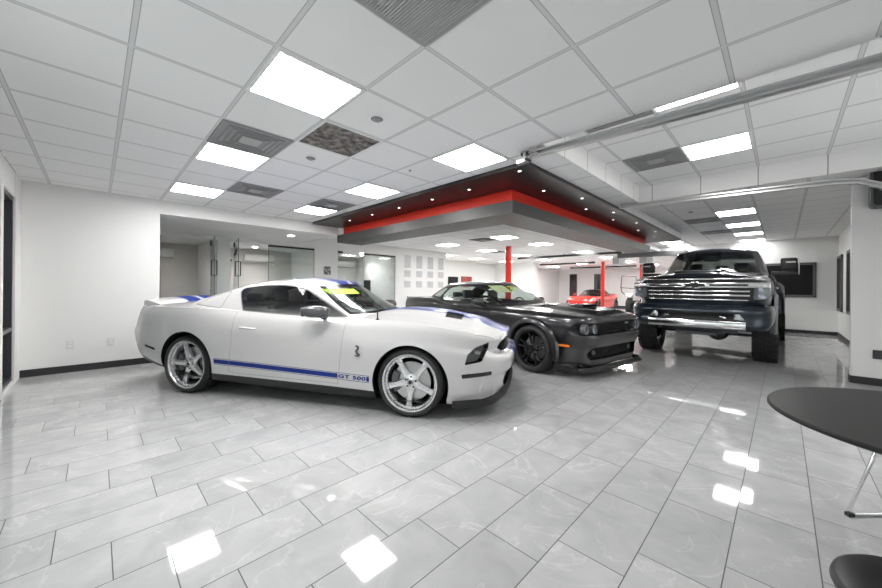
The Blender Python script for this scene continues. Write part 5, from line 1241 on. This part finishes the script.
    fs = cut(b, rounded([(-.66, .755), (.66, .755), (.60, .885), (-.60, .885)], .02), (1, 2), fcb); push(b, fs, (-.12, 0, 0), 1, 2)
    bu = obj('front_bumper', b, ['truck_paint', 'black', 'gloss_black'], car, 40)
    q = B(); N = 24; rows = []
    for k in range(N+1):
        a = -1+2*k/N; X = 3.125+.02*(1-a*a); rows.append([q.verts.new((X+dx, a*.68, z+.03*a*a*0)) for dx, z in ((0, .615), (.018, .64), (.022, .70), (.01, .745), (-.03, .752), (-.03, .61))])
    for a, b_ in zip(rows, rows[1:]):
        for k in range(6): q.faces.new((a[k], a[(k+1) % 6], b_[(k+1) % 6], b_[k]))
    q.faces.new(rows[0]); q.faces.new(rows[-1][::-1]); bmesh.ops.recalc_face_normals(q, faces=q.faces); obj('chrome_skid_trim', q, 'chrome', bu, 50)
    for s in (-1, 1):
        q = B(); prism(q, rounded([(s*.53, .78), (s*.66, .775), (s*.62, .875), (s*.54, .87)], .012), (1, 2), 3.03, 3.10, 0, .004); f_ = obj('fog_lamp', q, 'lens_silver', bu, 40)
        q = B(); tube(q, [(3.05, s*.40, .80), (3.13, s*.43, .805), (3.14, s*.36, .82), (3.05, s*.34, .83)], .014, 8); obj('tow_hook', q, 'chrome', bu, 50)
        q = B(); prism(q, rounded([(s*.70, .64), (s*.97, .70), (s*.985, .93), (s*.70, .95)], .02), (1, 2), 3.085, 3.10) if 0 else None; q.free()
        for x in (2.0,):
            wheel(car, 'wheel', x, s*.88, .465, .262, .32, 'truck'); well(car, x, .60, .58, .45, .97, s, .82)
        wheel(car, 'wheel', -2.0, s*.98, .465, .262, .32, 'truck'); well(car, -2.0, .60, .57, .40, .97, s, .82)
        # towing mirror
        q = B(); box(q, (1.02, s*1.30, 1.70), (1.16, s*1.47, 1.96), 0, .03, 3) if 0 else None; q.free()
        q = B(); box(q, (.93, min(s*1.06, s*1.29), 1.66), (1.09, max(s*1.06, s*1.29), 1.90), 0, .03, 3); m_ = obj('door_mirror', q, 'black', car, 40)
        q = B(); box(q, (1.088, min(s*1.13, s*1.27), 1.80), (1.096, max(s*1.13, s*1.27), 1.835), 0, .003); obj('turn_signal', q, 'lens_silver', m_)
        q = B(); box(q, (.96, min(s*.93, s*1.30), 1.58), (1.06, max(s*.93, s*1.30), 1.645), 0, .015); obj('mirror_arm', q, 'darkmetal', m_, 40)
        q = B(); box(q, (.92, min(s*1.30, s*1.315), 1.58), (1.08, max(s*1.30, s*1.315), 1.88), 0, .004); obj('mirror_edge', q, 'steel', m_)
    # cab
    G = Shell(xm=.1, nf=3.4, nr=14, cp=1.5); G.W = lambda x: .93; G.zlo = lambda x: 1.50; G.zhi = lambda x: 2.10; G.crown = lambda x: .075; G.ins = lambda v, X: .20*v**1.15
    G.xf = spline([(0, 1.78), (.5, 1.36), (1, .86)]); G.xr = spline([(0, -1.02), (1, -.92)])
    dlo = rounded([(-.90, 1.60), (-.86, 2.02), (.30, 2.05), (.62, 2.0), (1.10, 1.62)], .04)
    gb, ws, bw, sw = greenhouse(car, G, 84, 16, dlo, (2.22,), (.45,), (.12, .94, .2, .9), 'truck_paint', glass_w='glass_truck')
    for f in gb.faces:
        c = f.calc_center_median()
    finish(gb); obj('roof', gb, MT, car, 45)
    q = B(); box(q, (.75, -.84, 1.3), (1.45, .84, 1.60), 0, .05); obj('dashboard', q, 'black', car, 40)
    q = B(); box(q, (-.9, -.86, .9), (1.3, .86, 1.15)); obj('cabin_floor', q, 'void', car)
    for s in (-1, 1): seat(car, .25, s*.42, 1.02, 'black', 1.0, .15)
    seat(car, -.6, 0, 1.0, 'black', 1.0, .1)
    q = B(); box(q, (.98, -.13, 1.88), (1.0, .13, 1.95), 0, .01); obj('rearview_mirror', q, 'black', car)
    for y, r in ((.42, .02), (.52, .04), (-.42, .03)):
        q = B(); lathe(q, [(0, 0), (r, 0), (r*.7, .03), (.004, .035), (.003, .05 if r > .03 else .07), (0, .05)], 16, 0, 'z', (.35, y, 2.165-.01*(abs(y) > .5))); obj('roof_antenna', q, 'black', car, 40)
    # axle, steering, lift hardware
    q = B(); tube(q, [(2.0, -.75, .47), (2.0, -.25, .47), (2.0, .25, .47), (2.0, .75, .47)], [.06, .065, .06, .06], 12); lathe(q, [(0, -.17), (.12, -.12), (.17, 0), (.12, .12), (0, .17)], 20, 0, 'x', (2.0, .22, .47)); obj('front_axle', q, 'darkmetal', car, 40)
    q = B(); tube(q, [(2.22, -.72, .50), (2.26, 0, .54), (2.22, .72, .50)], .024, 8); tube(q, [(2.35, -.5, .60), (2.35, .55, .62)], .02, 8); obj('steering_linkage', q, 'steel', car, 60)
    q = B(); box(q, (2.45, -.55, .60), (2.95, -.43, .72)); box(q, (2.45, .43, .60), (2.95, .55, .72)); box(q, (2.6, -.55, .52), (2.75, .55, .60)); box(q, (-3.2, -.5, .62), (2.5, -.38, .8)); box(q, (-3.2, .38, .62), (2.5, .5, .8)); obj('frame_rails', q, 'darkmetal', car)
    q = B(); box(q, (2.55, -.30, .47), (2.9, .30, .53), 0, .01); obj('skid_plate', q, 'gray', car)
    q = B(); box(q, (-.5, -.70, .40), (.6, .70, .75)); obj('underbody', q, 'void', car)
    for s in (-1, 1):
        q = B(); tube(q, [(1.95, s*.62, .45), (1.9, s*.60, 1.0)], .035, 10); obj('shock_absorber', q, 'steel', car, 50)
    q = B(); tube(q, [(-2.0, -.95, .47), (-2.0, .95, .47)], .07, 12); obj('rear_axle', q, 'darkmetal', car, 40)
    return car
M['glass_truck'] = glass('truck_windshield', (.50, .54, .51), 1.2)
M['lamp_glow'] = mat('lamp_reflector', (.8, .8, .78), .1, .9)
build_truck()

# ================================================================== RED SPORTS CAR
def build_corvette():
    car = thing('convertible_sports_car', 'small distant red sports car with a black roof beyond the red columns', 'car', (-8.15, 21.80, 0), math.radians(-90))
    S = Shell(xm=0, nf=3.6, nr=5, cp=3, bottom_mi=1); S.W = spline([(-2.2, .90), (-1.5, .96), (0, .90), (1.35, .94), (2.0, .90), (2.3, .86)])
    S.zlo = lambda x: .15; S.zhi = spline([(-2.2, .90), (-1.6, .95), (-.6, .86), (.6, .80), (1.35, .82), (1.9, .70), (2.3, .52)])
    S.crown = spline([(-2.2, .03), (0, .05), (1.2, .04), (2.0, .02), (2.3, .0)]); pf = spline([(0, .06), (.2, .02), (.5, .03), (.8, 0), (1, .09)]); S.ins = lambda v, X: pf(v)
    S.xf = spline([(0, 2.12), (.3, 2.22), (.6, 2.25), (1, 2.16)]); S.xr = lambda v: -2.22
    bm = S.build(72, 18, 8); fc = lambda f: f.normal.x > .25
    for f in bm.faces: f.material_index = 2 if f.normal.z < -.8 else 0
    for s in (-1, 1):
        arch(bm, 1.35, .34, .37, .2, s, 2); arch(bm, -1.35, .34, .38, .2, s, 2)
        for f in cut(bm, rounded([(1.72, s*.62), (2.02, s*.60), (1.90, s*.80), (1.66, s*.82)], .02), (0, 1), lambda f: f.normal.z > .2): f.material_index = 3
        for f in cut(bm, [(.55, .35), (.85, .30), (.80, .62), (.60, .60)], (0, 2), side_cond(s, .2)): f.material_index = 2
    fs = cut(bm, rounded([(-.5, .24), (.5, .24), (.42, .42), (-.42, .42)], .03), (1, 2), fc); push(bm, fs, (-.06, 0, 0), 2, 2)
    for f in cut(bm, [(1.0, -.20), (1.35, -.24), (1.35, .24), (1.0, .20)], (0, 1), lambda f: f.normal.z > .5): f.material_index = 2
    finish(bm); obj('body', bm, ['car_red', 'gap', 'black', 'lens_silver'], car, 45)
    G = Shell(xm=-.4, nf=3, nr=3, cp=1.3); G.W = lambda x: .80; G.zlo = lambda x: .78; G.zhi = lambda x: 1.14; G.crown = lambda x: .09; G.ins = lambda v, X: .22*v**1.2; G.xf = spline([(0, .95), (1, .15)]); G.xr = spline([(0, -1.5), (1, -.85)])
    gb, ws, bw, sw = greenhouse(car, G, 56, 12, rounded([(-.7, .90), (-.75, 1.08), (-.3, 1.14), (.1, 1.08), (.5, .90)], .03), (2.3,), (.6,), (.2, .96, .3, .9), 'black'); finish(gb); obj('soft_top', gb, ['matte_black', 'gap'], car, 45)
    q = B(); box(q, (.2, -.7, .6), (.7, .7, .82), 0, .03); obj('dashboard', q, 'black', car)
    for s in (-1, 1): seat(car, -.35, s*.36, .40, 'black', .9); mirror(car, .45, s*.82, .92, s, 'car_red', .16, .11, dep=.06)
    q = B(); box(q, (.55, -.30, .86), (.60, .02, .90)); q2 = B(); q.free(); prism(q2, [(.42, -.45), (.62, -.42), (.60, -.05), (.40, -.08)], (0, 1), .955, .957); q2.free()
    for s in (-1, 1):
        for x in (1.35, -1.35): wheel(car, 'wheel', x, s*.80, .335, .25, .26, 'corvette'); well(car, x, .34, .375, .45, .86, s)
    q = B(); box(q, (-1.9, -.75, .16), (1.9, .75, .26)); obj('underbody', q, 'void', car)
M['car_red'] = mat('red_car_paint', (.48, .012, .005), .3, coat=1)
build_corvette()

# ================================================================== WHITE OFF-ROAD VEHICLE
def build_jeep():
    car = thing('offroad_vehicle', 'white open off-road vehicle with black tube frame, half hidden behind the truck', 'vehicle', (-4.35, 19.9, 0), math.radians(-90))
    q = B(); box(q, (-1.9, -.72, .62), (.35, .72, 1.22), 0, .05, 3); box(q, (.3, -.62, .66), (1.75, .62, 1.20), 0, .06, 3); prism(q, [(.35, 1.18), (1.75, 1.15), (1.75, 1.22), (.9, 1.27), (.35, 1.28)], (0, 2), -.60, .60, 0, .02); obj('body', q, 'car_white', car, 40)
    for s in (-1, 1):
        q = B(); prism(q, [(.75, .88), (.9, 1.05), (1.7, 1.06), (1.9, .95), (1.9, .90), (1.68, .99), (.95, .99), (.82, .86)], (0, 2), min(s*.60, s*.92), max(s*.60, s*.92), 0, .01); obj('front_fender', q, 'car_white', car, 40)
        q = B(); prism(q, [(-1.8, .90), (-1.6, 1.05), (-.9, 1.05), (-.7, .88), (-.78, .86), (-.95, .98), (-1.55, .98), (-1.72, .86)], (0, 2), min(s*.70, s*.92), max(s*.70, s*.92), 0, .01); obj('rear_fender', q, 'black', car, 40)
        for x in (1.3, -1.25): wheel(car, 'wheel', x, s*.80, .42, .22, .28, 'truck')
        q = B(); lathe(q, [(0, 1.765), (.085, 1.77), (.09, 1.75), (0, 1.74)], 24, 0, 'x', (0, s*.42, 1.02)); obj('headlight', q, 'lens_silver', car, 40)
        q = B(); tube(q, [(.45, s*.66, 1.22), (.15, s*.62, 1.88), (-1.0, s*.62, 1.92), (-1.7, s*.64, 1.86), (-1.85, s*.68, 1.2)], .035, 10); tube(q, [(-.75, s*.62, 1.92), (-.78, s*.68, 1.2)], .035, 10); obj('roll_bar', q, 'black', car, 60)
        # tube door swung open
        q = B(); hx, hy = .38, s*.74; ox = .30; D = Vector((.25, s*.97, 0)).normalized(); P = lambda u, z: (hx+D.x*u, hy+D.y*u, z)
        tube(q, [P(0, 1.15), P(.05, .75), P(.30, .70), P(.72, 1.12), P(.76, 1.35), P(.72, 1.95), P(.10, 1.90), P(0, 1.3), P(0, 1.15)], .022, 8); tube(q, [P(0, 1.28), P(.74, 1.34)], .018, 8); obj('tube_door', q, 'black', car, 60)
    q = B()
    for k in range(7): box(q, (1.752, -.30+k*.09, .82), (1.765, -.255+k*.09, 1.12), 0, .004)
    obj('grille_slots', q, 'black', car)
    q = B(); tube(q, [(.47, -.66, 1.24), (.18, -.62, 1.86), (.18, .62, 1.86), (.47, .66, 1.24), (.47, -.66, 1.24)], .03, 8); obj('windshield_frame', q, 'black', car, 60)
    q = B(); vs = [q.verts.new(p) for p in ((.46, -.64, 1.26), (.46, .64, 1.26), (.18, .6, 1.85), (.18, -.6, 1.85))]; q.faces.new(vs); obj('windshield', q, 'glass_wind', car)
    q = B(); box(q, (1.78, -.78, .60), (1.92, .78, .74), 0, .02); box(q, (1.4, -.3, .58), (1.8, .3, .7)); obj('front_bumper', q, 'black', car, 40)
    for s in (-1, 1): seat(car, -.45, s*.34, .85, 'black', .9)
    steering(car, .05, .34, 1.30)
    q = B(); box(q, (-1.7, -.55, .45), (1.6, .55, .64)); obj('underbody', q, 'void', car)
build_jeep()
